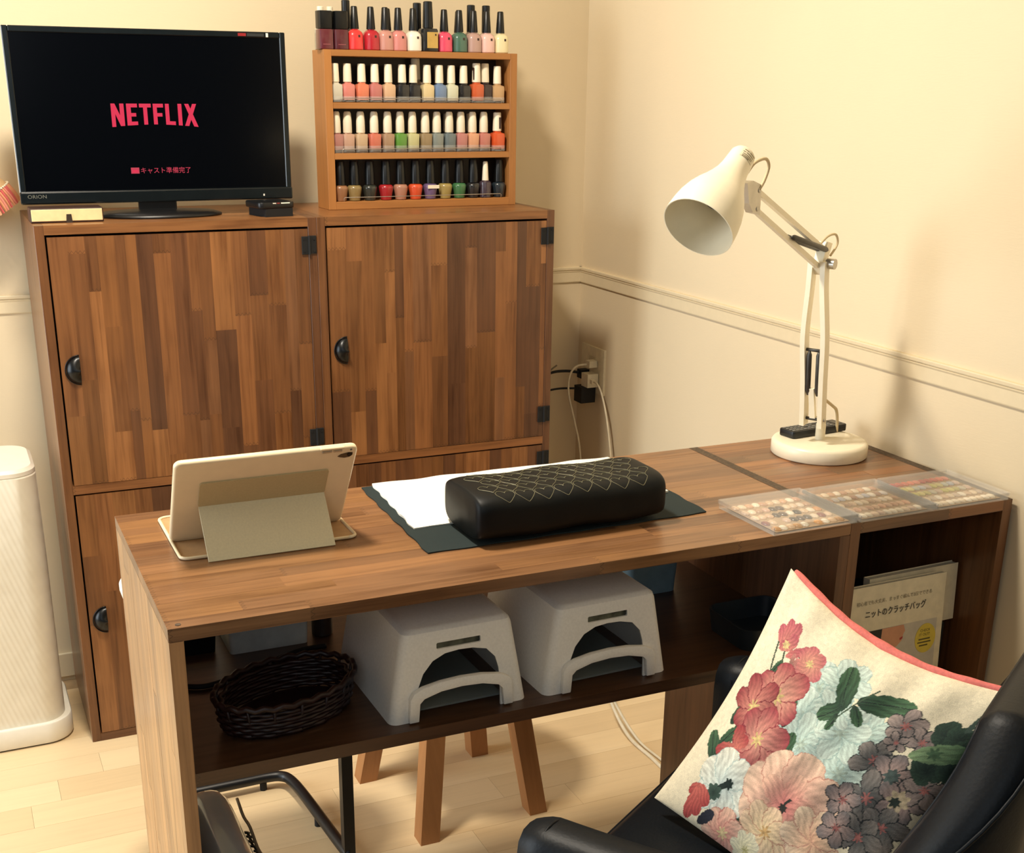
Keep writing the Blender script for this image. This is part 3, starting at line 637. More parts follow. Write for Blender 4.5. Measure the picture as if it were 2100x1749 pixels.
# printed sticker on the cap, on the side turned to the room
bm = bmesh.new(); vw = (Vector(CAM_P['C']) - (LB + o3)); vw = (vw - a3 * vw.dot(a3)).normalized(); va = math.atan2(vw.dot(yy), vw.dot(xx))
side_ = 1 if (xx * math.cos(va + .6) + yy * math.sin(va + .6)).dot(R_) > vw.dot(R_) else -1
def cap_patch(bm, a0, a1, z0, z1, r=0.0202, n=8):
    P = []
    for i in range(n + 1):
        a = va + side_ * (a0 + (a1 - a0) * i / n)
        for z in (z0, z1): P.append(bm.verts.new(SM @ Vector((r * math.cos(a), r * math.sin(a), z))))
    for i in range(n): bm.faces.new((P[2 * i], P[2 * i + 1], P[2 * i + 3], P[2 * i + 2]))
cap_patch(bm, -0.25, 0.95, 0.0085, 0.0240); stk = obj('rating_sticker', bm, plain('sticker_paper', srgb(240, 228, 196), 0.5), lamp, True)
bm = bmesh.new()
for z, a0, a1 in ((0.011, -.1, .25), (0.011, .35, .85), (0.0145, -.15, .05), (0.0145, .12, .8), (0.018, -.1, .8), (0.0205, -.1, .75), (0.0225, -.1, .5)): cap_patch(bm, a0, a1, z, z + 0.0012, 0.02028, 5)
obj('sticker_print', bm, plain('sticker_ink', srgb(130, 116, 84), 0.6), stk)
cm = plain('cream_flex', srgb(206, 186, 146), 0.5)
obj('cord', ntube(smoothpts([lp(0.345, 1.214, 0.004), lp(0.335, 1.228, 0.010), lp(0.312, 1.233, 0.014), lp(0.296, 1.222, 0.012), lp(0.298, 1.203, 0.008), lp(0.306, 1.190, 0.005)], 8), 0.0024, 8), cm, lamp, True)
obj('cord', ntube(smoothpts([lp(0.078, 1.090), lp(0.062, 1.104, 0.006), lp(0.040, 1.106, 0.010), lp(0.030, 1.090, 0.010), lp(0.044, 1.072, 0.006)], 8), 0.0020, 8), cm, lamp, True)
obj('cord', ntube(smoothpts([lp(0.038, 0.835, 0.014), lp(0.005, 0.815, 0.02), lp(-0.030, 0.800, 0.012), lp(-0.052, 0.778, 0.006), lp(-0.064, 0.7525, 0.002)], 8), 0.0028, 8), cm, lamp, True)
# remote control lying on the lamp base
t = thing('remote_control', 'black remote control with rows of buttons lying on the lamp base', 'remote control', (-0.114, -1.124, DH + 0.026), (0, 0, math.radians(0)))
rw = math.radians(6)
t.rotation_euler = (0, 0, rw)
bm = nprism(rrect(-0.062, 0.066, -0.019, 0.019, 0.005), 0, 0.013); obj('body', bevel_all(fixn(bm), 0.002, 2, 50), M['black'], t, True, angle=40)
bt = mesh_of(nbox(-0.0033, 0.0033, -0.0023, 0.0023, 0, 0.0013, 0.0005, 1), M['grey'], False)
for i in range(11):
    for j in range(4):
        if (i, j) in ((4, 1), (7, 2)): continue
        o = bpy.data.objects.new('button', bt); link(o, t); o.location = (-0.055 + i * 0.0088, -0.012 + j * 0.008, 0.0128)
obj('display', nbox(0.046, 0.060, -0.011, 0.012, 0.0125, 0.0134), M['screen'], t)

# ------------------------------------------------------------------ tablet in its folding case
tb = thing('tablet', 'tablet in a cream case propped up by its folded grey-green cover', 'tablet', (-1.137, -1.197, DH + 0.0002))
tilt = math.radians(35)          # top leans towards the viewer
TM = Matrix.Translation((0, 0, 0.004)) @ Matrix.Rotation(tilt, 4, 'X')     # local: x width, z height, -y back face
def tpl(bm): bm.transform(TM); return bm
bm = bmesh.new(); prism(bm, rrect(-0.1235, 0.1235, 0, 0.169, 0.010), -0.006, 0.004, Matrix(((1, 0, 0, 0), (0, 0, 1, 0), (0, 1, 0, 0), (0, 0, 0, 1)))); bevel_all(fixn(bm), 0.0035, 3, 50)
shell = obj('case_shell', tpl(bm), M['case'], tb, True, angle=50)
bm = bmesh.new(); prism(bm, rrect(-0.119, 0.119, 0.005, 0.164, 0.007), 0.004, 0.0052, Matrix(((1, 0, 0, 0), (0, 0, 1, 0), (0, 1, 0, 0), (0, 0, 0, 1)))); obj('screen', tpl(fixn(bm)), M['screen'], tb)
# bumpers, buttons, camera opening
bm = nbox(0.070, 0.104, -0.0068, 0.001, 0.1665, 0.1708, 0.0015); obj('button_surround', tpl(bm), M['case'], shell)
bm = nbox(0.073, 0.0865, -0.0080, -0.005, 0.1635, 0.1665, 0.0008); obj('volume_button', tpl(bm), M['silver'], shell)
bm = nbox(0.0885, 0.101, -0.0080, -0.005, 0.1635, 0.1665, 0.0008); obj('volume_button', tpl(bm), M['silver'], shell)
poly = [(0.096, 0.1525), (0.100, 0.1565), (0.110, 0.1590), (0.1165, 0.1585), (0.1170, 0.1540), (0.113, 0.1495), (0.106, 0.1485), (0.0995, 0.1505)]
bm = bmesh.new(); prism(bm, poly, -0.0066, -0.0055, Matrix(((1, 0, 0, 0), (0, 0, 1, 0), (0, 1, 0, 0), (0, 0, 0, 1)))); cut = obj('camera_opening', tpl(fixn(bm)), plain('dark_bronze', srgb(86, 66, 40), 0.5), shell)  # flat dark bronze patch marks the opening
bm = bmesh.new(); prism(bm, [(0.1125 + 0.0035 * math.cos(a), 0.1553 + 0.0035 * math.sin(a)) for a in [2 * PI * k / 16 for k in range(16)]], -0.0076, -0.006, Matrix(((1, 0, 0, 0), (0, 0, 1, 0), (0, 1, 0, 0), (0, 0, 0, 1)))); obj('camera_lens', tpl(fixn(bm)), M['screen'], shell)
bm = bmesh.new(); prism(bm, [(0.1135 + 0.0016 * math.cos(a), 0.1645 + 0.0016 * math.sin(a)) for a in [2 * PI * k / 12 for k in range(12)]], -0.0066, -0.005, Matrix(((1, 0, 0, 0), (0, 0, 1, 0), (0, 1, 0, 0), (0, 0, 0, 1)))); obj('microphone_hole', tpl(fixn(bm)), M['grey'], shell)
# cover glued to the back (upper panel) then folding down to the desk
bm = bmesh.new(); prism(bm, rrect(-0.089, 0.087, 0.078, 0.128, 0.004), -0.0085, -0.0061, Matrix(((1, 0, 0, 0), (0, 0, 1, 0), (0, 1, 0, 0), (0, 0, 0, 1)))); obj('cover_panel', tpl(fixn(bm)), plain('olive_cover', srgb(190, 174, 132), 0.62, noise=0.02, scale=400), tb)
fold = TM @ Vector((0, -0.0085, 0.079)); foot = Vector((0, -0.1, 0.0012))
bm = bmesh.new(); d = foot - fold; nrm = Vector((0, d.z, -d.y)).normalized() * 0.002
for sx in (-0.0885, 0.0865): pass
vs = [bm.verts.new(Vector((x, 0, 0)) + p + q) for q in (nrm * 0, nrm * -1) for p in (fold, foot) for x in (-0.0885, 0.0865)]
for f in ((0, 1, 3, 2), (4, 6, 7, 5), (0, 2, 6, 4), (1, 5, 7, 3), (0, 4, 5, 1), (2, 3, 7, 6)): bm.faces.new([vs[i] for i in f])
obj('cover_stand', fixn(bm), M['flap'], tb)
# lower cover lying on the desk with a raised cream rim
bm = nprism(rrect(-0.121, 0.124, -0.080, 0.105, 0.012), 0, 0.002); lo = obj('cover_base', fixn(bm), M['kraft'], tb)
rim = rrect(-0.121, 0.124, -0.080, 0.105, 0.012); obj('rim', ntube([(x, y, 0.0025) for x, y in rim + rim[:1]], 0.0024, 8), M['case'], lo, True)

# ------------------------------------------------------------------ mat, towel and hand rest
def cloth(name, label, cat, quad, z, th, mat, seed, wav=0.0012, nx=60, ny=40, edge=0.0012):
    rg = np.random.RandomState(seed); bm = bmesh.new(); ph = rg.rand(8) * 6.28
    (ax, ay), (bx, by), (cx, cy), (dx, dy) = quad; T_, B_ = [], []
    for j in range(ny + 1):
        rT, rB = [], []
        for i in range(nx + 1):
            s, t = i / nx, j / ny
            x = (1 - t) * ((1 - s) * ax + s * bx) + t * ((1 - s) * dx + s * cx); y = (1 - t) * ((1 - s) * ay + s * by) + t * ((1 - s) * dy + s * cy)
            e = min(s, 1 - s, t, 1 - t)
            if e == 0:
                x += edge * math.sin(40 * s + 31 * t + ph[0]) ; y += edge * math.sin(37 * t + 33 * s + ph[1])
            h = wav * (0.5 + 0.5 * math.sin(9 * s + ph[2] + 3 * t) * math.sin(7 * t + ph[3])) + 0.35 * wav * math.sin(23 * s + 17 * t + ph[4])
            h = max(h, 0); rT.append(bm.verts.new((x, y, z + th + h))); rB.append(bm.verts.new((x, y, z)))
        T_.append(rT); B_.append(rB)
    for j in range(ny):
        for i in range(nx):
            bm.faces.new((T_[j][i], T_[j][i + 1], T_[j + 1][i + 1], T_[j + 1][i])); bm.faces.new((B_[j][i], B_[j + 1][i], B_[j + 1][i + 1], B_[j][i + 1]))
    per = [(0, i) for i in range(nx)] + [(j, nx) for j in range(ny)] + [(ny, i) for i in range(nx, 0, -1)] + [(j, 0) for j in range(ny, 0, -1)]
    for (j, i), (l, k) in zip(per, per[1:] + per[:1]): bm.faces.new((T_[j][i], B_[j][i], B_[l][k], T_[l][k]))
    return tag(obj(name, fixn(bm), mat, None, True, angle=50), label, cat)
def mk_fabric(name, c, sc=900, b=0.3, quilt=False):
    q = N(name); tc = q.n('ShaderNodeTexCoord').outputs['Object']
    w1 = q.n('ShaderNodeTexWave'); w1.inputs['Scale'].default_value = sc; q.l(tc, w1.inputs['Vector'])
    n = q.noise(tc, sc * .6, 3)
    q.base(q.ramp(n, [(0.25, shade(c, .82)), (0.75, shade(c, 1.1))])); q.set(Roughness=0.85)
    h = q.math('ADD', w1.outputs['Fac'], n)
    if quilt:
        v = q.n('ShaderNodeTexVoronoi', feature='DISTANCE_TO_EDGE'); v.inputs['Scale'].default_value = 28; q.l(tc, v.inputs['Vector'])
        h = q.math('ADD', h, q.math('MULTIPLY', q.math('MINIMUM', v.outputs['Distance'], 0.12), 9))
    q.bump(h, b, 0.0006); return q.m
cloth('desk_mat', 'dark green cloth mat under the white towel on the desk', 'mat', [(-0.944, -1.377), (-0.492, -1.371), (-0.484, -1.064), (-0.937, -1.058)], DH + 0.0004, 0.0012, mk_fabric('dark_green_cloth', srgb(22, 38, 38), 500), 2, 0.0006)
cloth('towel', 'white quilted towel spread over the dark mat', 'towel', [(-0.930, -1.280), (-0.497, -1.268), (-0.492, -1.058), (-0.918, -1.0535)], DH + 0.0024, 0.0015, mk_fabric('white_quilted_cotton', srgb(248, 244, 232), 420, 0.25, True), 5, 0.0016, nx=70)
# hand rest: rounded long cushion, quilted with a stitched heart net
hr = thing('hand_rest', 'long black quilted hand rest cushion with stitched hearts on the mat', 'cushion', (-0.724, -1.322, DH + 0.0046), (0, 0, math.radians(1.0)))
def rest_pt(s, a, L=0.151, hy=0.068, hz=0.034, e=4.0):
    k = max(0.0, 1 - abs(s) ** 14) ** 0.30; sg = 1 if s >= 0 else -1
    c, n = math.cos(a), math.sin(a); g = (abs(c) ** e + abs(n) ** e) ** (-1 / e)
    return Vector((L * s * (1 - 0.006 * (1 - abs(c))), hy * c * g * (0.80 + 0.20 * k), hz + hz * n * g * (0.86 + 0.14 * k) + 0.0015 * math.sin(7 * s + 1)))
bm = bmesh.new(); NS, NA = 96, 72; rings = []
for i in range(NS + 1):
    s = -1 + 2 * i / NS; s = math.copysign(abs(s) ** 0.8, s)
    rings.append([bm.verts.new(rest_pt(s, 2 * PI * k / NA)) for k in range(NA)])
for a, b in zip(rings, rings[1:]):
    for k in range(NA): bm.faces.new((a[k], a[(k + 1) % NA], b[(k + 1) % NA], b[k]))
bm.faces.new(rings[0]); bm.faces.new(rings[-1]); fixn(bm); bevel_all(bm, 0.006, 2, 60)
q = N('black_satin'); tc = q.n('ShaderNodeTexCoord').outputs['Object']; v = q.n('ShaderNodeTexVoronoi', feature='SMOOTH_F1'); v.inputs['Scale'].default_value = 26; q.l(tc, v.inputs['Vector'])
nz = q.noise(tc, 700, 2); q.base(q.ramp(nz, [(0.3, srgb(4, 6, 7)), (0.7, srgb(8, 13, 14))])); q.set(Roughness=0.5, Specular_IOR_Level=0.25); q.bump(q.math('MULTIPLY', v.outputs['Distance'], 1.0), 0.35, 0.005)
obj('cushion_body', bm, q.m, hr, True, angle=60)
# stitched hearts: threads laid on the upper surface
th = plain('silver_thread', srgb(120, 116, 88), 0.5, 0.2)
def heart(u0, v0, r, n=18):
    out = []
    for k in range(n + 1):
        t = 2 * PI * k / n; x = 16 * math.sin(t) ** 3 / 16; y = (13 * math.cos(t) - 5 * math.cos(2 * t) - 2 * math.cos(3 * t) - math.cos(4 * t)) / 15
        out.append((u0 + r * x, v0 + r * 0.95 * y))
    return out
bm = bmesh.new(); a_top = math.radians(90)
for j in range(5):
    for i in range(10):
        cu_ = -0.135 + i * 0.0305 + (0.01525 if j % 2 else 0); cv = -0.052 + j * 0.0245
        pts = []
        for hx, hyv in heart(cu_, cv, 0.0148):
            s = hx / 0.151
            if abs(s) > 0.94: pts = []; break
            # surface height above this plan position
            best = None; yv = max(-0.064, min(0.064, hyv))
            c = yv / 0.068; zz = 0.034 + 0.034 * (1 - abs(c) ** 4) ** 0.25 + 0.0015 * math.sin(7 * s + 1)
            pts.append((hx, yv, zz + 0.0002))
        if pts: tube(bm, pts, 0.00042, 5)
obj('heart_stitching', bm, th, hr)
hr['kind_note'] = 'stitched'
del hr['kind_note']
# ------------------------------------------------------------------ clear sample cases on the desk
tip_bm = bmesh.new()
lathe(tip_bm, [(0.0042, 0), (0.0042, 0.0006), (0.0034, 0.0020), (0.0018, 0.0028), (0, 0.0030)], 10, ax=(1.0, 1.45))
TIP = mesh_of(tip_bm, objcol('sample_lacquer', 0.25, 0.4))
def sample_case(cx, cy, rot, label, rows, seed, w=0.150, d=0.138, h=0.0125, z=0.0):
    rg = random.Random(seed); t = thing('sample_case', label, 'case', (cx, cy, DH + 0.0004 + z), (0, 0, rot), 'clear nail sample cases')
    bm = bmesh.new()
    box(bm, -w / 2, w / 2, -d / 2, d / 2, 0, 0.0012)
    for a in ((-w / 2, w / 2, -d / 2, -d / 2 + 0.0015), (-w / 2, w / 2, d / 2 - 0.0015, d / 2), (-w / 2, -w / 2 + 0.0015, -d / 2 + .0015, d / 2 - .0015), (w / 2 - 0.0015, w / 2, -d / 2 + .0015, d / 2 - .0015)): box(bm, *a, 0.0012, h - 0.0025)
    obj('tray', bm, M['clear'], t)
    bm = bmesh.new(); box(bm, -w / 2 - 0.0012, w / 2 + 0.0012, -d / 2 - 0.0012, d / 2 + 0.0012, h - 0.0012, h, 0.0004, 1)
    for a in ((-w / 2 - .0012, w / 2 + .0012, -d / 2 - 0.0012, -d / 2 - .0001), (-w / 2 - .0012, w / 2 + .0012, d / 2 + .0001, d / 2 + 0.0012), (-w / 2 - .0012, -w / 2 - .0001, -d / 2, d / 2), (w / 2 + .0001, w / 2 + .0012, -d / 2, d / 2)): box(bm, *a, h - 0.006, h - 0.0012)
    obj('lid', bm, M['clear'], t)
    obj('card', nbox(-w / 2 + 0.010, w / 2 - 0.008, -d / 2 + 0.008, d / 2 - 0.008, 0.0013, 0.0019), plain('sample_card', srgb(176, 150, 120), 0.6), t)
    n = len(rows)
    for j, pal in enumerate(rows):
        y = -d / 2 + 0.019 + j * (d - 0.036) / (n - 1)
        m_ = 10
        for i in range(m_):
            c = pal[i % len(pal)] if not callable(pal) else pal(i)
            if c is None: continue
            o = bpy.data.objects.new('nail_tip', TIP); link(o, t); o.color = (*shade(srgb(*c), rg.uniform(.9, 1.1)), 1)
            o.location = (-w / 2 + 0.018 + i * (w - 0.036) / (m_ - 1), y, 0.0020); o.rotation_euler = (0, 0, rg.uniform(-.2, .2)); o.scale = (1.5, 1.45, 1.2)
    return t
nude = [(222, 186, 150), (236, 214, 184), (206, 160, 124), (244, 230, 206), (196, 150, 120)]
dark = [(236, 214, 184), (222, 190, 160), (206, 170, 140), (44, 30, 34), (60, 36, 36), (236, 226, 206), (34, 32, 40), (226, 196, 160), (240, 222, 196), (214, 150, 90)]
c1 = [[(214, 150, 70), (246, 236, 214), (226, 190, 150), (200, 150, 90), (246, 236, 214), None], [(120, 30, 40), (230, 200, 170), None, (200, 170, 150), (40, 34, 40), (60, 46, 50), (44, 36, 38), (230, 210, 184)], dark, [(226, 196, 166), (240, 220, 196), (190, 150, 120), (210, 170, 150), (50, 40, 44), (70, 50, 50), (230, 206, 176)], nude]
c2 = [[(246, 236, 216), (240, 226, 200), (230, 200, 170), (200, 170, 150), (246, 236, 216)], [(222, 180, 150), (226, 170, 140), (216, 176, 150), (200, 150, 120)], [(236, 216, 190), (190, 150, 120), (226, 196, 170), (240, 226, 206)], [(170, 130, 110), (214, 206, 200), (190, 190, 200), (240, 230, 214)], nude]
c3 = [[(240, 226, 200), (236, 216, 186), (244, 232, 210)], [(226, 206, 176), (200, 180, 160), (246, 236, 216), (210, 180, 150)], [(200, 196, 110), (214, 206, 130), (186, 180, 110), (196, 190, 170), (206, 180, 160)], [(210, 204, 120), (222, 212, 150), (190, 196, 186), (186, 190, 200), (214, 190, 176)], [(176, 70, 70), (190, 84, 76), (206, 96, 78), (220, 120, 96), (226, 140, 120)]]
sample_case(-0.389, -1.4285, 0.02, 'clear case of nail samples with dark stripes, nearest the hand rest', c1, 1, h=0.0145)
sample_case(-0.2375, -1.4285, 0.015, 'clear case of mostly pale nail samples, middle one of the three', c2, 2, w=0.142)
sample_case(-0.0905, -1.4285, 0.0, 'clear case of yellow and red nail samples, nearest the right wall', c3, 3, w=0.142)

# ------------------------------------------------------------------ white plastic organisers on the shelf
def loft(bm, rings):
    R = [[bm.verts.new(p) for p in r] for r in rings]; n = len(R[0])
    for a, b in zip(R, R[1:]):
        for k in range(n): bm.faces.new((a[k], a[(k + 1) % n], b[(k + 1) % n], b[k]))
    bm.faces.new(R[0][::-1]); bm.faces.new(R[-1]); return bm
def boolean(base_bm, cutters):
    def mk(bm):
        me = bpy.data.meshes.new('tmp'); fixn(bm); bm.to_mesh(me); bm.free(); o = bpy.data.objects.new('tmp', me); COL.objects.link(o); return o
    b = mk(base_bm); cs = [mk(c) for c in cutters]
    for c in cs:
        md = b.modifiers.new('b', 'BOOLEAN'); md.operation = 'DIFFERENCE'; md.object = c; md.solver = 'EXACT'
    dg = bpy.context.evaluated_depsgraph_get(); dg.update(); me = bpy.data.meshes.new_from_object(b.evaluated_get(dg))
    for o in [b] + cs:
        mm = o.data; bpy.data.objects.remove(o); bpy.data.meshes.remove(mm)
    return me
OH, OW, OD = 0.128, 0.1005, 0.225
def ring(w0, y0, y1, z, r): return [(x, y, z) for x, y in rrect(-w0, w0, y0, y1, r, 5)]
outer = loft(bmesh.new(), [ring(OW, 0, OD, 0, 0.012), ring(OW - 0.0195, 0.006, OD - 0.006, OH - 0.012, 0.012), ring(OW - 0.022, 0.0075, OD - 0.008, OH - 0.005, 0.012), ring(OW - 0.027, 0.012, OD - 0.012, OH - 0.0012, 0.010), ring(OW - 0.031, 0.016, OD - 0.016, OH, 0.008)])
inn = loft(bmesh.new(), [ring(OW - 0.003, 0.003, OD - 0.003, -0.01, 0.010), ring(OW - 0.003, 0.003, OD - 0.003, 0.0, 0.010), ring(OW - 0.0225, 0.009, OD - 0.009, OH - 0.012, 0.010), ring(OW - 0.032, 0.018, OD - 0.018, OH - 0.003, 0.008)])
MXZ = Matrix(((1, 0, 0, 0), (0, 0, 1, 0), (0, 1, 0, 0), (0, 0, 0, 1)))
archp = [(-0.062, -0.01), (-0.062, 0.028), (-0.060, 0.046), (-0.052, 0.066), (-0.038, 0.082), (-0.020, 0.090), (0.0, 0.092), (0.020, 0.091), (0.040, 0.086), (0.053, 0.072), (0.0575, 0.056), (0.060, 0.030), (0.060, -0.01)]
cut1 = prism(bmesh.new(), archp, -0.02, 0.03, MXZ)
cut2 = prism(bmesh.new(), rrect(-0.032, 0.032, 0.0975, 0.1065, 0.002, 3), -0.02, 0.03, MXZ)
OM = boolean(outer, [inn, cut1, cut2]); OM.materials.append(M['org']); OM.polygons.foreach_set('use_smooth', [True] * len(OM.polygons)); OM.set_sharp_from_angle(angle=math.radians(32))
lipp = [(-0.076, 0.002), (-0.074, 0.036), (-0.069, 0.044), (-0.056, 0.050), (-0.030, 0.0545), (0.0, 0.056), (0.030, 0.0545), (0.056, 0.050), (0.069, 0.044), (0.074, 0.036), (0.076, 0.002), (0.062, 0.002), (0.060, 0.028), (0.054, 0.034), (0.030, 0.0405), (0.0, 0.0425), (-0.030, 0.0405), (-0.054, 0.034), (-0.060, 0.028), (-0.062, 0.002)]
lipb = prism(bmesh.new(), lipp, -0.007, 0.002, MXZ); LIPM = mesh_of(bevel_all(fixn(lipb), 0.0015, 2, 50), M['org'])
INS = mesh_of(nbox(-0.031, 0.031, 0.0095, 0.0105, 0.095, 0.109), plain('label_insert', srgb(92, 92, 74), 0.5, noise=0.3, scale=60), False)
INB = mesh_of(nbox(-0.07, 0.07, 0.02, 0.20, 0.004, 0.007), M['pvc'], False)
def organizer(x, label, rot):
    t = thing('plastic_organizer', label, 'organizer', (x, -1.4745, SZ + 0.0003), (0, 0, rot), 'white plastic organisers on the desk shelf')
    for nm, me in (('shell', OM), ('front_lip', LIPM), ('label_insert', INS), ('inner_tray', INB)): link(bpy.data.objects.new(nm, me), t)
organizer(-0.9365, 'white plastic organiser with arched front opening, left one of the pair', 0.02)
organizer(-0.7115, 'white plastic organiser with arched front opening, right one of the pair', 0.03)

# ------------------------------------------------------------------ things at the back of the desk shelf
def rtub(name, label, cat, x0, x1, y0, y1, z, h, mat, taper=0.006, r=0.012, wall=0.003, inside=None):
    t = thing(name, label, cat, ((x0 + x1) / 2, (y0 + y1) / 2, z))
    hx, hy = (x1 - x0) / 2, (y1 - y0) / 2
    o = lambda k, zz, rr: [(x, y, zz) for x, y in rrect(-hx + k, hx - k, -hy + k, hy - k, rr, 4)]
    bm = bmesh.new(); R = [o(taper, 0, r), o(0, h, r), o(wall, h, max(.002, r - wall)), o(taper + wall, wall, max(.002, r - wall))]
    V = [[bm.verts.new(p) for p in q] for q in R]; n = len(V[0])
    for a, b in zip(V, V[1:]):
        for k in range(n): bm.faces.new((a[k], a[(k + 1) % n], b[(k + 1) % n], b[k]))
    bm.faces.new(V[0][::-1]); bm.faces.new(V[-1]); obj('tub', fixn(bm), mat, t, True, angle=40)
    if inside: obj(inside[0], bevel_all(nbox(-hx + taper + wall + .002, hx - taper - wall - .002, -hy + taper + wall + .002, hy - taper - wall - .002, wall + .0005, h * .8), 0.002, 1), inside[1], t)
    return t
frost = plain('frosted_white_plastic', srgb(206, 214, 212), 0.45)
rtub('storage_tub', 'frosted white storage tub at the back left of the desk shelf', 'tub', -1.186, -1.060, -1.178, -1.062, SZ + .0003, 0.105, frost, 0.004, 0.006, inside=('contents', plain('folded_paper', srgb(180, 190, 190), 0.7)))
rtub('storage_tub', 'light blue plastic tub at the back right of the desk shelf', 'tub', -0.530, -0.428, -1.215, -1.09, SZ + .0003, 0.120, plain('light_blue_plastic', srgb(128, 160, 176), 0.45), 0.006, 0.012, inside=('contents', M['black']))
rtub('shallow_tray', 'dark grey rounded tray at the right end of the desk shelf', 'tray', -0.474, -0.350, -1.470, -1.352, SZ + .0003, 0.035, plain('dark_slate_plastic', srgb(34, 42, 48), 0.4), 0.004, 0.022)
t = rtub('shallow_tray', 'black tray of blue cards at the shelf far left corner', 'tray', -1.292, -1.198, -1.155, -1.060, SZ + .0003, 0.028, M['black'], 0.002, 0.004)
for i, c in enumerate(((34, 44, 70), (96, 140, 156), (50, 60, 90))): obj('card', nbox(-0.040 + i * 0.026, -0.017 + i * 0.026, -0.042, 0.042, 0.0035, 0.030 + .002 * i), plain('blue_card', srgb(*c), 0.5), t)
t = thing('brush_jar', 'dark brown jar holding two brushes beside the frosted tub', 'jar', (-1.035, -1.150, SZ + .0003))
obj('jar', nlathe([(0.014, 0), (0.016, 0.002), (0.0165, 0.055), (0.014, 0.060), (0.012, 0.060), (0.012, 0.008), (0, 0.008)], 20), plain('brown_jar', srgb(46, 36, 30), 0.35), t, True, angle=40)
for dx, dy in ((0.004, 0.003), (-0.003, -0.002)): obj('brush', ntube([(dx, dy, 0.009), (dx * 3, dy * 2, 0.115)], [0.0018, 0.0022], 8), M['cap_white'], t, True)
# wicker basket with handle and a black cord
t = thing('wicker_basket', 'dark reddish-brown oval wicker basket on the left of the desk shelf', 'basket', (-1.152, -1.385, SZ + .0003), (0, 0, 0.35))
wk = plain('dark_wicker', srgb(34, 12, 9), 0.45, noise=0.2, scale=90)
obj('base', nlathe([(0.078, 0), (0.080, 0.004), (0, 0.004)], 40, ax=(1.12, 0.72)), wk, t)
for j in range(8):
    zz = 0.004 + j * 0.0050; k = 0.080 + 0.0022 * j - (0.0003 * j * j)
    pts = []
    for i in range(97):
        a = 2 * PI * i / 96; w_ = 0.0020 * math.sin(16 * a + (PI if j % 2 else 0)); pts.append(((k + w_) * 1.15 * math.cos(a), (k + w_) * 0.76 * math.sin(a), zz + 0.003))
    obj('weave', ntube(pts, 0.0030, 6, cap=False), wk, t, True)
for i in range(16):
    a = 2 * PI * (i + .5) / 16; obj('stake', ntube([(0.080 * 1.15 * math.cos(a), 0.080 * 0.76 * math.sin(a), 0.003), (0.0885 * 1.15 * math.cos(a), 0.0885 * 0.76 * math.sin(a), 0.049)], 0.0022, 6), wk, t, True)
pts = []
for i in range(97):
    a = 2 * PI * i / 96; pts.append((0.0895 * 1.15 * math.cos(a), 0.0895 * 0.76 * math.sin(a), 0.048 + 0.002 * math.sin(24 * a)))
obj('rim', ntube(pts, 0.0042, 8, cap=False), wk, t, True)
def cable(name, label, pts, r, mat, n=10, cat='cable', group=None): return tag(obj(name, ntube(smoothpts(pts, n), r, 8), mat, None, True), label, cat, group)
def plug_end(o, c, s, mat, rot=0): return obj('plug', bevel_all(nbox(c[0] - s[0], c[0] + s[0], c[1] - s[1], c[1] + s[1], c[2] - s[2], c[2] + s[2]), 0.002, 2), mat, o)
cable('black_cable', 'black cord lying behind the wicker basket on the desk shelf', [(-1.262, -1.262, SZ + .0045), (-1.235, -1.270, SZ + .0045), (-1.19, -1.255, SZ + .0045), (-1.13, -1.225, SZ + .0045), (-1.08, -1.205, SZ + .0045), (-1.045, -1.205, SZ + .0045)], 0.0040, M['blackmat'])
gflex = plain('grey_flex', srgb(150, 144, 128), 0.5); wflex = plain('white_flex', srgb(222, 210, 182), 0.45)
cable('lamp_flex', 'grey cable hanging down behind the desk shelf near its right end', [(-0.420, -1.035, 0.70), (-0.418, -1.033, 0.60), (-0.410, -1.033, 0.52), (-0.400, -1.030, 0.44)], 0.0045, gflex)
cable('lamp_flex', 'pale cable hanging inside the right leg panel below the desk shelf', [(-0.3445, -1.335, 0.505), (-0.3450, -1.345, 0.46), (-0.3450, -1.372, 0.40), (-0.3450, -1.375, 0.36), (-0.3450, -1.355, 0.33), (-0.3450, -1.335, 0.30)], 0.0036, gflex)
cable('floor_cable', 'white cable trailing down to the floor behind the desk', [(-0.30, -0.62, 0.30), (-0.285, -0.66, 0.18), (-0.275, -0.72, 0.07), (-0.27, -0.80, 0.012), (-0.265, -0.90, 0.004), (-0.270, -1.00, 0.004)], 0.0040, wflex)
cable('floor_cable', 'thin white cable beside the trailing floor cable', [(-0.292, -0.66, 0.17), (-0.272, -0.73, 0.07), (-0.258, -0.82, 0.010), (-0.250, -0.92, 0.0035), (-0.255, -1.02, 0.0035)], 0.0032, wflex)

# ------------------------------------------------------------------ stool behind the desk
t = thing('wooden_stool', 'wooden stool with four splayed square legs behind the desk', 'stool', (-0.702, -0.853, 0))
LEGC = srgb(170, 116, 68)
for (fx, fy) in ((-0.104, -0.132), (0.127, -0.118), (-0.141, 0.123), (0.110, 0.133)):
    bm = bar(bmesh.new(), (fx, fy, 0), (fx * 0.55, fy * 0.62, 0.41), 0.037, 0.037, (1, 0, 0)); uvl = bm.loops.layers.uv.new('UVMap')
    for v in bm.verts:
        if v.co.z < 0.03: v.co.z = 0
        v.co.z = max(0, v.co.z)
    fixn(bm)
    for f in bm.faces:
        for l_ in f.loops: l_[uvl].uv = (l_.vert.co.z, l_.vert.co.x + l_.vert.co.y)
    obj('leg', bm, M['wood_soft'], t, col=LEGC)
bm = nlathe([(0.15, 0.405), (0.157, 0.410), (0.157, 0.432), (0.150, 0.438), (0, 0.438)], 40); bm.loops.layers.uv.new('UVMap'); obj('seat', bm, M['wood_soft'], t, True, LEGC, angle=40)

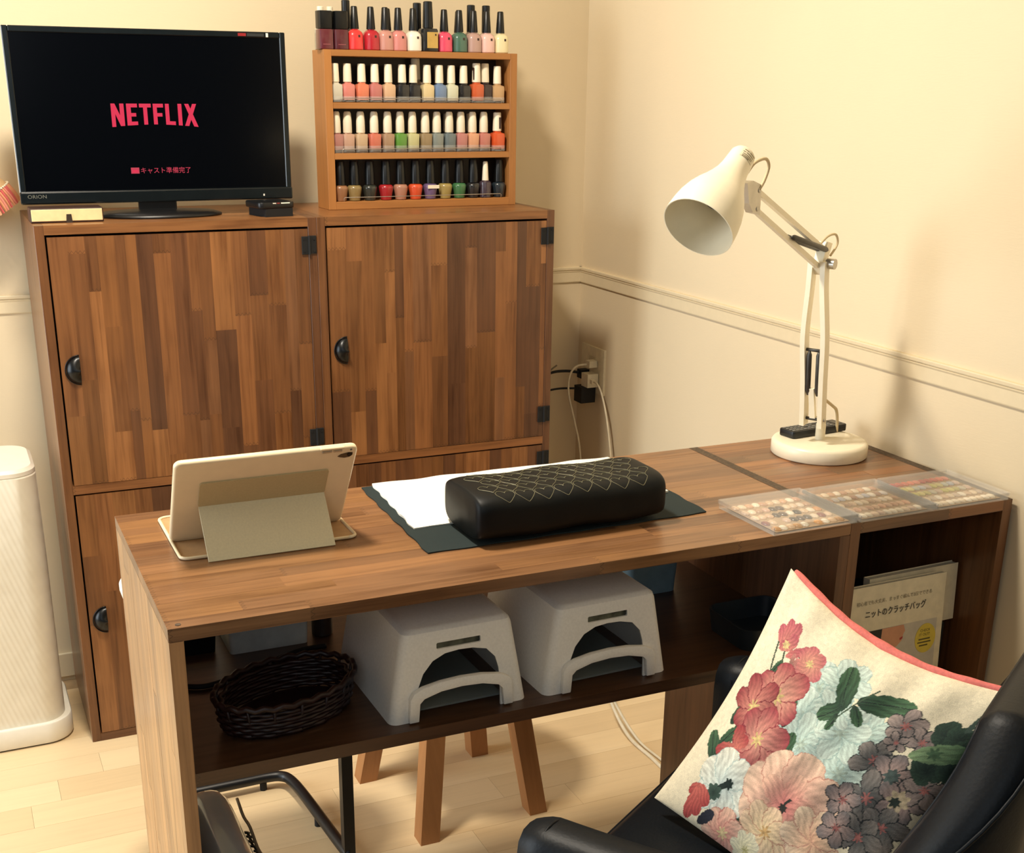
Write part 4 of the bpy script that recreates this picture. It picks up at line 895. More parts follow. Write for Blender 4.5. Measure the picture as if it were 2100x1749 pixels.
# ------------------------------------------------------------------ c-shaped side table with white top
t = thing('side_table', 'side table with black tube base and white rounded top behind the desk', 'table', (-1.12, -0.86, 0))
tbm = plain('black_powder_coat', srgb(10, 11, 14), 0.4)
obj('base_tube', ntube(smoothpts([(-0.12, 0.168, 0.026), (0.02, 0.168, 0.026), (0.085, 0.168, 0.026), (0.112, 0.160, 0.026), (0.125, 0.135, 0.026), (0.135, 0.06, 0.026), (0.150, -0.12, 0.026), (0.156, -0.155, 0.026)], 6), 0.0105, 12), tbm, t, True)
for x, y in ((0.075, 0.168), (0.140, 0.0), (-0.10, 0.168), (0.155, -0.14)): obj('foot_pad', nlathe([(0.007, 0), (0.007, 0.018), (0, 0.018)], 12), M['blackmat'], t, loc=(x, y, 0))
obj('upright', fixn(bar(bmesh.new(), (0.156, -0.145, 0.02), (0.156, -0.145, 0.556), 0.020, 0.020, (1, 0, 0))), tbm, t)
obj('top_bracket', fixn(bar(bmesh.new(), (-0.10, -0.145, 0.548), (0.166, -0.145, 0.548), 0.020, 0.014, (0, 1, 0))), tbm, t)
bm = nprism(rrect(-0.186, 0.185, -0.172, 0.0, 0.07, 8), 0.556, 0.574); obj('table_top', bevel_all(fixn(bm), 0.006, 3, 50), M['white'], t, True, angle=50)

# ------------------------------------------------------------------ glossy grey bag with a chain under the desk
t = thing('handbag', 'glossy grey rounded bag with a dark chain strap under the desk', 'bag', (-1.232, -1.290, 0))
bm = bmesh.new(); rings = []
for i in range(25):
    yy_ = -0.165 + 0.33 * i / 24; e = abs(yy_) / 0.165; k = (1 - e ** 8) ** 0.35 if e < 1 else 0.05; k = max(k, .10)
    hw = 0.052 * (0.55 + 0.45 * k); H = 0.30 * (0.86 + 0.14 * k)
    ringp = []
    for q in range(28):
        a = 2 * PI * q / 28; c, s_ = math.cos(a), math.sin(a); ee = 3.2; g = (abs(c) ** ee + abs(s_) ** ee) ** (-1 / ee)
        wz = H / 2 + H / 2 * s_ * g; ringp.append((hw * c * g * (0.9 + 0.1 * math.cos(PI * (wz / H - .4))), yy_, wz))
    rings.append(ringp)
loft(bm, rings); q = N('glossy_grey_vinyl'); tc = q.n('ShaderNodeTexCoord').outputs['Object']; q.base(q.ramp(q.noise(tc, 6, 2), [(0.35, srgb(128, 164, 186)), (0.7, srgb(164, 194, 212))])); q.set(Roughness=0.2, Metallic=0.0, Coat_Weight=0.7, Coat_Roughness=0.06)
obj('bag_body', fixn(bm), q.m, t, True, angle=70)
obj('piping', ntube([(0.050, -0.15 + 0.30 * i / 20, 0.262 + 0.004 * math.sin(i)) for i in range(21)], 0.0025, 8), plain('taupe_piping', srgb(120, 108, 88), 0.5), t, True)
linkm = None
bm = bmesh.new(); tube(bm, [(0.0065 * math.cos(2 * PI * k / 12), 0.0045 * math.sin(2 * PI * k / 12), 0) for k in range(13)], 0.0016, 6, cap=False); LK = mesh_of(bm, tbm)
for i in range(30):
    o = bpy.data.objects.new('chain_link', LK); link(o, t); o.location = (0.0535 + 0.001 * math.sin(i), 0.11 - i * 0.0085, 0.235 - 0.00006 * (i - 12) ** 2); o.rotation_euler = (1.2 if i % 2 else 0.3, 0.4, PI / 2)

# ------------------------------------------------------------------ magazines standing in the side unit
def magazine(name, label, x0, x1, zt, zb, y, tilt, th, yawr):
    t = thing(name, label, 'magazine', (x0, y, zb), (tilt, 0, yawr)); W = x1 - x0; H = zt - zb
    obj('pages', nbox(0.001, W - 0.001, 0.0006, th - 0.0006, 0.001, H - 0.0015), plain('paper_pages', srgb(206, 198, 176), 0.7, noise=0.08, scale=500), t)
    cv = plain('white_cover', srgb(226, 214, 184), 0.35); f = obj('front_cover', nbox(0, W, 0, 0.0006, 0, H), cv, t); obj('back_cover', nbox(0, W, th - 0.0006, th, 0, H), cv, t); obj('spine', nbox(0, 0.0006, 0, th, 0, H), cv, t)
    return t, f, W, H
mt, mf, MW, MH = magazine('craft_magazine', 'white magazine with a woman holding a black bag, front in the side unit', -0.2900, -0.0780, 0.598, 0.3183, -1.470, math.radians(-3), 0.010, 0.02)
def flat(name, poly, mat, k, par=None):
    bm = bmesh.new(); a = sum(poly[i][0] * poly[(i + 1) % len(poly)][1] - poly[(i + 1) % len(poly)][0] * poly[i][1] for i in range(len(poly)))
    if a < 0: poly = poly[::-1]
    prism(bm, poly, 0.0001, 0.0002 + 0.0001 * k, Matrix(((1, 0, 0, 0), (0, 0, -1, 0), (0, 1, 0, 0), (0, 0, 0, 1)))); return obj(name, bm, mat, par or mf)
pc = lambda n_, c: plain(n_, srgb(*c), 0.4)
w_, h_ = MW, MH
flat('photo_panel', [(0.020, h_ - 0.235), (w_ - 0.012, h_ - 0.235), (w_ - 0.012, h_ - 0.076), (0.020, h_ - 0.076)], pc('pale_grey_print', (196, 188, 172)), 0)
flat('flowers', [(0.021, h_ - 0.125), (0.045, h_ - 0.110), (0.052, h_ - 0.080), (0.021, h_ - 0.077)], pc('pale_yellow_print', (206, 196, 160)), 1)
flat('hair', [(0.048, h_ - 0.150), (0.040, h_ - 0.105), (0.055, h_ - 0.0765), (0.100, h_ - 0.0765), (0.094, h_ - 0.10), (0.078, h_ - 0.125), (0.062, h_ - 0.150)], pc('black_print', (22, 20, 20)), 2)
flat('face', [(0.086, h_ - 0.0766), (0.130, h_ - 0.0766), (0.134, h_ - 0.088), (0.131, h_ - 0.092), (0.128, h_ - 0.104), (0.118, h_ - 0.112), (0.104, h_ - 0.118), (0.088, h_ - 0.120), (0.084, h_ - 0.100)], pc('skin_print', (208, 150, 116)), 3)
flat('lips', [(0.1235, h_ - 0.0985), (0.130, h_ - 0.0965), (0.1295, h_ - 0.1005), (0.124, h_ - 0.1025)], pc('red_print', (170, 50, 48)), 4)
flat('shirt', [(0.050, h_ - 0.170), (0.064, h_ - 0.140), (0.078, h_ - 0.118), (0.098, h_ - 0.122), (0.118, h_ - 0.140), (0.120, h_ - 0.170)], pc('grey_shirt_print', (150, 150, 146)), 3)
flat('collar', [(0.098, h_ - 0.122), (0.106, h_ - 0.113), (0.118, h_ - 0.118), (0.112, h_ - 0.132), (0.102, h_ - 0.130)], pc('blue_print', (44, 70, 104)), 4)
flat('bag_picture', [(0.098, h_ - 0.205), (0.108, h_ - 0.150), (0.122, h_ - 0.128), (0.160, h_ - 0.146), (0.160, h_ - 0.165), (0.140, h_ - 0.205)], pc('black_bag_print', (26, 25, 26)), 5)
flat('hand_picture', [(0.142, h_ - 0.205), (0.148, h_ - 0.182), (0.153, h_ - 0.183), (0.150, h_ - 0.208)], pc('skin_print_dark', (190, 130, 92)), 6)
YB = flat('badge', [(w_ - 0.034 + 0.0215 * math.cos(a), h_ - 0.108 + 0.0255 * math.sin(a)) for a in [2 * PI * k / 32 for k in range(32)]], pc('yellow_print', (216, 192, 74)), 6)
MTT = lambda x, z, k=0: Matrix(((1, 0, 0, x), (0, 0, -1, -0.0009 - k), (0, 1, 0, z), (0, 0, 0, 1)))
ink = pc('ink', (26, 24, 22)); ink2 = pc('soft_ink', (150, 140, 116)); ink3 = pc('brown_ink', (92, 80, 36))
text_mesh('title', 'ニットのクラッチバッグ', 0.0142, ink, mf, MTT(0.048, h_ - 0.052), 0.0002, sx=0.80)
text_mesh('subtitle', '初心者でも大丈夫、まっすぐ編んで3日でできる', 0.0078, ink2, mf, MTT(0.030, h_ - 0.030), 0.0001, sx=0.92)
text_mesh('badge_text', 'CHECK', 0.0068, ink3, mf, MTT(w_ - 0.046, h_ - 0.0965), 0.0001, sx=.95); text_mesh('badge_text', 'IT OUT!', 0.0068, ink3, mf, MTT(w_ - 0.0475, h_ - 0.1035), 0.0001, sx=.95)
for k, (a, b) in enumerate(((-0.048, -0.024), (-0.050, -0.022), (-0.046, -0.028))): flat('badge_line', [(w_ + a, h_ - 0.1105 - k * 0.0055), (w_ + b, h_ - 0.1105 - k * 0.0055), (w_ + b, h_ - 0.1080 - k * 0.0055), (w_ + a, h_ - 0.1080 - k * 0.0055)], ink3, 7)
tb2 = thing('file_box', 'black file box standing in the side unit behind the magazines', 'box', (-0.165, -1.322, 0.3183)); bm = nbox(-0.110, 0.110, -0.118, 0.10, 0, 0.183, 0.003); obj('box_body', bm, M['blackmat'], tb2); obj('box_label', nbox(0.078, 0.092, -0.1186, -0.1178, 0.02, 0.06), M['grey'], tb2)
m2, m2f, *_ = magazine('pale_magazine', 'plain pale booklet standing behind the white magazine in the side unit', -0.2200, -0.0330, 0.5995, 0.5016, -1.4390, math.radians(-3), 0.014, 0.03)

# ------------------------------------------------------------------ outlet, plugs and their leads
ol = tag(obj('wall_outlet', bevel_all(nbox(-0.006, 0.0, -0.150, -0.030, 0.597, 0.713), 0.002, 2), plain('cream_outlet', srgb(226, 214, 182), 0.4)), 'cream wall outlet plate near the room corner', 'outlet')
for z in (0.676, 0.636): obj('socket', bevel_all(nbox(-0.0075, -0.005, -0.106, -0.074, z - 0.013, z + 0.013), 0.001, 1), plain('socket_face', srgb(206, 192, 158), 0.4), ol)
pw = plain('white_charger', srgb(226, 216, 188), 0.4)
t = thing('plug', 'small white plug in the upper socket of the wall outlet', 'plug', (-0.008, -0.108, 0.672)); obj('plug_body', bevel_all(nbox(-0.022, 0, -0.011, 0.011, -0.007, 0.010), 0.002, 2), pw, t)
obj('lead', ntube(smoothpts([(-0.022, 0.004, 0.0), (-0.045, 0.016, -0.006), (-0.060, 0.022, -0.03), (-0.062, 0.022, -0.075), (-0.050, 0.012, -0.14), (-0.036, 0.004, -0.21), (-0.030, 0.0, -0.30), (-0.030, 0.0, -0.45)], 8), 0.0026, 8), wflex, t, True)
t = thing('charger', 'white cube charger in the wall outlet with a white lead', 'charger', (-0.008, -0.105, 0.632)); obj('charger_body', bevel_all(nbox(-0.030, 0, -0.022, 0.012, -0.016, 0.018), 0.003, 2), pw, t)
obj('connector', bevel_all(nbox(-0.024, -0.014, -0.034, -0.022, -0.004, 0.006), 0.0015, 1), pw, t)
obj('lead', ntube(smoothpts([(-0.019, -0.034, 0.001), (-0.019, -0.052, 0.0), (-0.018, -0.075, -0.020), (-0.016, -0.100, -0.07), (-0.014, -0.120, -0.14), (-0.013, -0.130, -0.20), (-0.013, -0.135, -0.34)], 8), 0.0026, 8), wflex, t, True)
t = thing('power_adapter', 'black power adapter hanging low on the wall outlet', 'adapter', (-0.0065, -0.093, 0.598)); obj('adapter_body', bevel_all(nbox(-0.042, -0.002, -0.022, 0.018, -0.024, 0.017), 0.006, 2), M['blackmat'], t)
obj('lead', ntube(smoothpts([(-0.036, 0.012, 0.008), (-0.075, 0.035, 0.006), (-0.120, 0.040, 0.0), (-0.170, 0.045, -0.012), (-0.235, 0.06, -0.02)], 8), 0.0026, 8), M['blackmat'], t, True)
t = thing('plug', 'black plug with a thick black lead behind the white charger', 'plug', (-0.008, -0.066, 0.640)); obj('plug_body', bevel_all(nbox(-0.024, 0, -0.012, 0.010, -0.010, 0.012), 0.003, 2), M['blackmat'], t)
obj('lead', ntube(smoothpts([(-0.024, 0.0, 0.004), (-0.055, 0.010, 0.008), (-0.095, 0.020, 0.004), (-0.150, 0.025, -0.018), (-0.230, 0.03, -0.045)], 8), 0.0036, 8), M['blackmat'], t, True)
cable('hanging_cable', 'thin grey cable hanging between the cabinet and the outlet', [(-0.090, -0.055, 0.665), (-0.115, -0.050, 0.640), (-0.130, -0.052, 0.580), (-0.146, -0.056, 0.500), (-0.160, -0.060, 0.420), (-0.168, -0.062, 0.300), (-0.170, -0.063, 0.12)], 0.0022, plain('dim_grey_flex', srgb(120, 110, 90), 0.5))

# ------------------------------------------------------------------ white bin and fringed shade on the left
t = thing('tall_bin', 'tall white rounded bin on a ledge base left of the cabinet', 'bin', (-1.487, -0.215, 0))
def rb_ring(hx, hy, r, z): return [(x, y, z) for x, y in rrect(-hx, hx, -hy, hy, r, 10)]
bm = loft(bmesh.new(), [rb_ring(0.119, 0.119, 0.055, 0.004), rb_ring(0.121, 0.121, 0.057, 0.008), rb_ring(0.121, 0.121, 0.057, 0.046), rb_ring(0.119, 0.119, 0.055, 0.049)]); obj('base', fixn(bm), M['white'], t, True, angle=40)
obj('base_foot', fixn(loft(bmesh.new(), [rb_ring(0.114, 0.114, 0.05, 0), rb_ring(0.114, 0.114, 0.05, 0.006)])), M['blackmat'], t)
q = N('ribbed_white_plastic'); tc = q.n('ShaderNodeTexCoord').outputs['Object']; wv = q.n('ShaderNodeTexWave'); wv.inputs['Scale'].default_value = 34; q.l(q.mapping(tc, (1, 1, 1), rot=(0.6, 0, 0.5)), wv.inputs['Vector'])
q.base(q.ramp(q.noise(tc, 30, 2), [(0.3, srgb(228, 220, 200)), (0.7, srgb(234, 227, 208))])); q.set(Roughness=0.45); q.bump(wv.outputs['Fac'], 0.25, 0.0012)
bm = loft(bmesh.new(), [rb_ring(0.108, 0.110, 0.052, 0.046), rb_ring(0.109, 0.110, 0.052, 0.40), rb_ring(0.108, 0.109, 0.052, 0.588), rb_ring(0.105, 0.106, 0.050, 0.5925)]); obj('body', fixn(bm), q.m, t, True, angle=35)
obj('lid', fixn(loft(bmesh.new(), [rb_ring(0.107, 0.108, 0.052, 0.592), rb_ring(0.107, 0.108, 0.052, 0.600), rb_ring(0.100, 0.101, 0.048, 0.606)])), M['white'], t, True, angle=30)
t = thing('fringed_shade', 'beige fabric wall shade with bead trim and pink fringe beside the television', 'lampshade', (-1.415, -0.070, 1.105), (0, math.radians(-30), 0))
fb = mk_fabric('beige_linen', srgb(190, 158, 118), 500, 0.2)
obj('shade', fixn(nlathe([(0.030, 0.10), (0.068, 0.0), (0.0665, 0.0), (0.0285, 0.10)], 40)), fb, t, True, angle=60)
obj('top_ring', ntube([(0.0295 * math.cos(2 * PI * k / 24), 0.0295 * math.sin(2 * PI * k / 24), 0.10) for k in range(25)], 0.0022, 6, cap=False), M['kraft'], t, True)
obj('bracket', ntube([(0.0, 0.0, 0.098), (0.006, 0.02, 0.10), (0.012, 0.045, 0.10), (0.02, 0.066, 0.095)], 0.004, 8), M['blackmat'], t, True)
obj('bracket_arm', ntube([(-0.029, 0, 0.10), (0.029, 0, 0.10)], 0.002, 6), M['blackmat'], t)
bd = mesh_of(nlathe([(0.0001, -0.0022), (0.0016, -0.0016), (0.0022, 0), (0.0016, 0.0016), (0.0001, 0.0022)], 8), M['cap_white'])
for k in range(60):
    a = 2 * PI * k / 60; o = bpy.data.objects.new('bead', bd); link(o, t); o.location = (0.0695 * math.cos(a), 0.0695 * math.sin(a), 0.001)
fm = [mesh_of(ntube([(0, 0, 0), (0.0006, 0, -0.018), (0, 0, -0.038)], [0.0028, 0.0032, 0.0024], 6), plain('fringe_%s' % n_, srgb(*c), 0.7)) for n_, c in (('rose', (206, 96, 96)), ('pink', (222, 140, 124)), ('red', (180, 50, 60)), ('peach', (226, 160, 120)))]
frg = random.Random(4)
for k in range(72):
    a = 2 * PI * k / 72; o = bpy.data.objects.new('fringe_strand', frg.choice(fm)); link(o, t); o.location = (0.068 * math.cos(a), 0.068 * math.sin(a), -0.001); o.rotation_euler = (frg.uniform(-.08, .08), frg.uniform(-.08, .08), 0)

# ------------------------------------------------------------------ black leather tub chair
FY = Vector((-0.531, 0.847, 0)).normalized(); FX = Vector((FY.y, -FY.x, 0))
ch_ = thing('tub_chair', 'black leather tub chair drawn up to the desk', 'chair', (-0.682, -1.870, 0), (0, 0, math.atan2(FX.y, FX.x)))
LE = M['leather']
def tub_path(t):
    """t 0..1 from right arm tip round the back to the left arm tip: (x, y, outward normal, back factor)"""
    W, Fy, By, rr = 0.248, 0.204, -0.216, 0.072
    L1 = Fy - (By + rr); La = PI / 2 * rr; L2 = 2 * (W - rr); tot = 2 * L1 + 2 * La + L2; d = t * tot
    if d < L1: return W, Fy - d, (1, 0), 0.12 * (d / L1) ** 2
    d -= L1
    if d < La: a = d / rr; return W - rr + rr * math.cos(a), By + rr - rr * math.sin(a), (math.cos(a), -math.sin(a)), 0.12 + 0.88 * (d / La) ** .85
    d -= La
    if d < L2: return W - rr - d, By, (0, -1), 1.0
    d -= L2
    if d < La: a = d / rr; return -(W - rr) - rr * math.sin(a), By + rr - rr * math.cos(a), (-math.sin(a), -math.cos(a)), 0.12 + 0.88 * (1 - d / La) ** .85
    d -= La
    return -W, By + rr + d, (-1, 0), 0.12 * (1 - d / L1) ** 2
ZT0, ZT1 = 0.592, 0.815
bm = bmesh.new(); NT = 140; rows_ = []
for i in range(NT + 1):
    t_ = i / NT; x, y, (nx, ny), bf = tub_path(t_); zt = ZT0 + (ZT1 - ZT0) * bf
    e = min(t_, 1 - t_) * 2.1; tipk = min(1.0, (e / 0.05)) ; tipr = 0.72 + 0.28 * math.sin(tipk * PI / 2); zt -= 0.03 * (1 - tipr)
    th = (0.036 - 0.006 * min(1, bf * 2)) * tipr; lean = 0.0265 * bf
    sec = []
    zb = 0.36
    prof_ = [(-th, zb), (-th, (zb + zt) / 2), (-th, zt - 0.03), (-th * .86, zt - 0.012), (-th * .5, zt - 0.002), (0, zt), (th * .5, zt - 0.002), (th * .86, zt - 0.012), (th, zt - 0.03), (th, (zb + zt) / 2), (th, zb)]
    for off, z in prof_:
        k = (z - zb) / (zt - zb) * lean; sec.append((x + nx * (off + k), y + ny * (off + k), z))
    rows_.append(sec)
loft(bm, rows_); obj('shell', fixn(bm), LE, ch_, True, angle=55)
# seams running along the rim
for off, nm in ((0.0275, 'outer_seam'), (-0.0275, 'inner_seam')):
    pts = []
    for i in range(2, NT - 1):
        t_ = i / NT; x, y, (nx, ny), bf = tub_path(t_); zt = ZT0 + (ZT1 - ZT0) * bf; k = 0.0265 * bf + off; pts.append((x + nx * k, y + ny * k, zt - 0.0165))
    obj(nm, ntube(pts, 0.0022, 6), LE, ch_, True)
for sg in (1, -1):
    pts = []
    for k in range(13):
        a = PI * k / 12; pts.append((sg * (0.248 + 0.0335 * math.cos(a)), 0.176, 0.562 + 0.030 * math.sin(a)))
    pts = [(sg * (0.248 + 0.0365), 0.176, 0.40)] + pts + [(sg * (0.248 - 0.0365), 0.176, 0.46)]
    obj('arm_seam', ntube(pts, 0.0020, 6), LE, ch_, True)
bm = loft(bmesh.new(), [[(x, y, z) for x, y in rrect(-0.217 + k, 0.217 - k, -0.184 + k, 0.232 - k, 0.03, 6)] for k, z in ((0.01, 0.34), (0.0, 0.35), (0.0, 0.425), (0.004, 0.438), (0.014, 0.446), (0.05, 0.448))]); obj('seat', fixn(bm), LE, ch_, True, angle=50)
obj('seat_piping', ntube([(x, y, 0.430) for x, y in (lambda r_: r_ + r_[:1])(rrect(-0.217, 0.217, -0.184, 0.2325, 0.03, 6))], 0.0035, 6), LE, ch_, True)
obj('pedestal', nlathe([(0.235, 0.0), (0.235, 0.008), (0.20, 0.016), (0.045, 0.026), (0.030, 0.05), (0.028, 0.335), (0.10, 0.338), (0.10, 0.342), (0, 0.342)], 40), M['silver'], ch_, True, angle=40)

# ------------------------------------------------------------------ floral cushion
class Canvas:
    def __init__(s, n=640):
        s.n = n; g = (np.arange(n) + 0.5) / n; s.A, s.B = np.meshgrid(g, g, indexing='ij'); s.c = np.zeros((n, n, 3)); s.c[:] = srgb(240, 226, 190); s.rs = np.random.RandomState(5)
    def nz(s, f, ph): return np.sin(s.A * f + ph) * np.sin(s.B * f * 1.13 + ph * 1.7)
    def paint(s, mask, col):
        m_ = np.clip(mask, 0, 1)[..., None]; s.c = s.c * (1 - m_) + col * m_
    def win(s, pts, pad):
        P = np.array(pts); lo = np.clip(((P.min(0) - pad) * s.n).astype(int), 0, s.n - 1); hi = np.clip(((P.max(0) + pad) * s.n).astype(int) + 1, 1, s.n)
        return slice(lo[0], hi[0]), slice(lo[1], hi[1])
    def petal(s, base, tip, w, c0, c1, streak=0.25, edge=None, shape=0.62):
        b = np.array(base, float); t = np.array(tip, float); d = t - b; L = np.hypot(*d)
        if L < 1e-6: return
        W = s.win([b, t], w * 1.4); A, B = s.A[W], s.B[W]
        if A.size == 0: return
        d /= L; u = ((A - b[0]) * d[0] + (B - b[1]) * d[1]) / L; v = (-(A - b[0]) * d[1] + (B - b[1]) * d[0])
        pr = np.clip(u, 0, 1) ** shape * np.clip(1 - u, 0, 1) ** 0.42 * 1.55 * w
        rag = 1 + 0.05 * np.sin(23 * u + 9 * L * 100) + 0.03 * np.sin(47 * u + 5 * v / max(w, 1e-4))
        inside = (u > 0) & (u < 1) & (np.abs(v) < pr * rag)
        if not inside.any(): return
        tt = np.clip(u, 0, 1)[..., None]; col = np.array(c0) * (1 - tt) + np.array(c1) * tt
        st = 1 + streak * (np.sin(v / max(w, 1e-4) * 14 + 3 * np.sin(u * 6)) * 0.5 + np.sin(v / max(w, 1e-4) * 31 + 5 * u) * .3); col = np.clip(col * st[..., None], 0, 1)
        if edge is not None:
            e = (np.abs(v) > pr * rag - 0.0045)[..., None]; col = np.where(e, np.array(edge), col)
        s.c[W] = np.where(inside[..., None], col, s.c[W])
    def flower(s, c, r, n, c0, c1, cen=None, rot=0.0, w=0.42, edge=None, jit=0.12):
        r = r * 1.22
        for k in range(n):
            a = rot + 2 * PI * k / n + s.rs.uniform(-.15, .15); rr = r * s.rs.uniform(1 - jit, 1 + jit)
            s.petal(c, (c[0] + rr * math.cos(a), c[1] + rr * math.sin(a)), r * w, c0, c1, 0.28, edge)
        if cen is not None: s.disc(c, r * 0.17, cen, 0.5)
    def disc(s, c, r, col, rag=0.2):
        W = s.win([c], r * 1.6); A, B = s.A[W], s.B[W]
        d = np.hypot(A - c[0], B - c[1]); a = np.arctan2(B - c[1], A - c[0]); m_ = d < r * (1 + rag * np.sin(a * 7))
        s.c[W] = np.where(m_[..., None], np.array(col) * (1 + 0.25 * np.sin(A * 190 + 1) * np.sin(B * 215 + 2))[..., None], s.c[W])
    def stroke(s, p, q, w, col):
        p, q = np.array(p, float), np.array(q, float); d = q - p; L = np.hypot(*d); d /= L
        W = s.win([p, q], 0.02); A, B = s.A[W], s.B[W]
        u = (A - p[0]) * d[0] + (B - p[1]) * d[1]; v = -(A - p[0]) * d[1] + (B - p[1]) * d[0] + 0.006 * np.sin(u / L * 3.1)
        s.c[W] = np.where(((u > 0) & (u < L) & (np.abs(v) < w))[..., None], np.array(col), s.c[W])
    def leaf(s, a, b, w, dark=(24, 58, 40), light=(64, 104, 66)):
        w = w * 1.2; b = (a[0] + (b[0] - a[0]) * 1.15, a[1] + (b[1] - a[1]) * 1.15)
        s.petal(a, b, w, srgb(*dark), srgb(*light), 0.5, shape=0.5); s.stroke(a, b, 0.002, srgb(20, 40, 30))
def paint_cushion():
    K = Canvas(); S = srgb
    mint0, mint1 = S(176, 204, 192), S(206, 222, 206)
    for c, r in (((.417, .264), .10), ((.495, .19), .09), ((.437, .388), .12), ((.577, .422), .11), ((.682, .322), .085), ((.674, .495), .11), ((.481, .479), .10), ((.59, .36), .10), ((.52, .30), .07)):
        K.flower(c, r, 6, mint0, mint1, S(170, 190, 172), K.rs.rand() * 6, 0.46, edge=S(160, 190, 180))
    for p, q in (((.20, .40), (.12, .18)), ((.268, .389), (.25, .25)), ((.16, .62), (.25, .30)), ((.30, .55), (.40, .70)), ((.14, .70), (.20, .50)), ((.30, .30), (.33, .23)), ((.22, .30), (.18, .22))): K.stroke(p, q, 0.004, S(52, 74, 50))
    for a, b, w in (((.131, .584), (.153, .50), .030), ((.142, .702), (.172, .60), .028), ((.374, .464), (.334, .329), .030), ((.175, .744), (.08, .66), .032), ((.438, .583), (.428, .472), .028), ((.287, .615), (.418, .654), .040), ((.275, .683), (.388, .614), .036),
                    ((.326, .732), (.369, .655), .034), ((.358, .872), (.486, .807), .045), ((.378, .799), (.398, .726), .042), ((.45, .86), (.58, .90), .05), ((.25, .91), (.32, .98), .04), ((.36, .64), (.46, .56), .03), ((.18, .36), (.20, .28), .02), ((.26, .20), (.31, .24), .02)): K.leaf(a, b, w)
    K.leaf((.54, .291), (.484, .14), .040); K.leaf((.574, .225), (.745, .170), .045); K.leaf((.533, .267), (.480, .345), .032); K.leaf((.573, .244), (.625, .300), .022); K.leaf((.537, .303), (.534, .370), .016); K.stroke((.54, .33), (.62, .15), .003, S(60, 84, 60))
    red0, red1, yel = S(206, 120, 104), S(164, 46, 62), S(216, 186, 110)
    for k, tip in enumerate(((.10, .17), (.135, .125), (.185, .115), (.20, .16), (.15, .21))): K.petal((.185, .235), tip, .034, S(214, 130, 110), S(186, 74, 92), 0.35)
    K.petal((.20, .25), (.265, .185), .024, S(206, 110, 100), S(180, 70, 88)); K.disc((.175, .215), .016, S(220, 190, 120))
    K.flower((.318, .209), .062, 6, S(222, 150, 120), S(190, 84, 96), S(222, 196, 120), .3, .5)
    for t_ in ((.235, .215), (.262, .225), (.275, .25)): K.petal((.25, .285), t_, .014, S(60, 76, 56), S(200, 120, 110))
    K.flower((.268, .389), .120, 6, S(222, 160, 130), red1, yel, .2, .48, edge=S(150, 40, 54)); K.flower((.195, .475), .100, 6, S(212, 130, 110), S(146, 30, 46), yel, .9, .42, edge=S(130, 30, 44)); K.flower((.299, .563), .108, 6, S(220, 150, 126), S(166, 48, 62), yel, .5, .5, edge=S(150, 40, 54))
    for tip in ((.14, .70), (.19, .56), (.25, .58)): K.petal((.225, .64), tip, .036, S(214, 110, 90), S(170, 40, 50))
    # white-aqua flower
    K.flower((.262, .79), .125, 6, S(196, 214, 208), S(234, 230, 208), None, .1, .52, edge=S(178, 200, 192)); K.stroke((.245, .83), (.285, .775), .012, S(24, 46, 40)); K.disc((.285, .772), .020, S(20, 42, 36)); K.flower((.24, .835), .03, 7, S(30, 56, 46), S(60, 90, 76))
    # peach blooms
    K.flower((.548, .70), .185, 8, S(222, 150, 128), S(240, 200, 166), None, .2, .50, edge=S(206, 140, 116)); K.flower((.545, .71), .11, 5, S(206, 104, 100), S(234, 182, 150), None, 1.0, .42); K.disc((.543, .722), .018, S(46, 40, 32)); K.stroke((.543, .722), (.56, .675), .006, S(36, 40, 32))
    K.flower((.52, .84), .095, 7, S(236, 206, 150), S(240, 200, 160), S(206, 160, 90), .4, .5, edge=S(206, 150, 116)); K.flower((.353, .95), .09, 7, S(220, 140, 122), S(238, 190, 160), S(226, 200, 140), .1, .52, edge=S(200, 120, 106)); K.flower((.70, .76), .10, 7, S(226, 170, 130), S(240, 208, 170), None, .3, .5, edge=S(200, 140, 116)); K.flower((.47, .95), .06, 8, S(230, 220, 170), S(236, 226, 190), S(190, 180, 110))
    for tip in ((.14, .90), (.17, .99), (.21, .96), (.24, .90)): K.petal((.165, .84), tip, .036, S(206, 96, 80), S(178, 50, 50), .4)
    K.petal((.23, .98), (.28, .90), .03, S(26, 30, 44), S(40, 44, 60))
    # violets and greens at the right
    pur = ((S(110, 98, 96), S(164, 144, 134)), (S(62, 70, 72), S(138, 128, 120)), (S(184, 150, 138), S(112, 106, 106)))
    for i, (c, r) in enumerate((((.775, .231), .062), ((.752, .391), .070), ((.838, .411), .068), ((.855, .265), .05), ((.803, .524), .080), ((.897, .482), .072), ((.948, .413), .06), ((.893, .593), .07), ((.73, .572), .06), ((.78, .30), .035), ((.84, .66), .07), ((.76, .67), .06))):
        a, b = pur[i % 3]; K.flower(c, r, 5, a, b, S(160, 90, 84), K.rs.rand() * 6, .5, edge=S(40, 44, 46))
    K.disc((.897, .482), .034, S(196, 176, 140)); K.disc((.89, .492), .018, S(40, 56, 48)); K.disc((.835, .415), .026, S(70, 88, 84))
    for c, r in (((.907, .208), .045), ((.95, .205), .04), ((.985, .24), .04), ((.92, .345), .045), ((.98, .32), .04)): K.flower(c, r, 6, S(22, 44, 38), S(44, 72, 56), None, .4, .6)
    K.petal((.838, .325), (1.0, .24), .048, S(130, 160, 110), S(74, 112, 76), .35); K.disc((.91, .285), .020, S(70, 104, 70), .3)
    for q in ((.985, .085), (1.0, .11), (.965, .09), (1.0, .15)): K.stroke((.945, .18), q, .004, S(64, 86, 74))
    gy = K.c.mean(2, keepdims=True); K.c = K.c * .84 + gy * .16 * np.array([1.04, 1.0, .94])
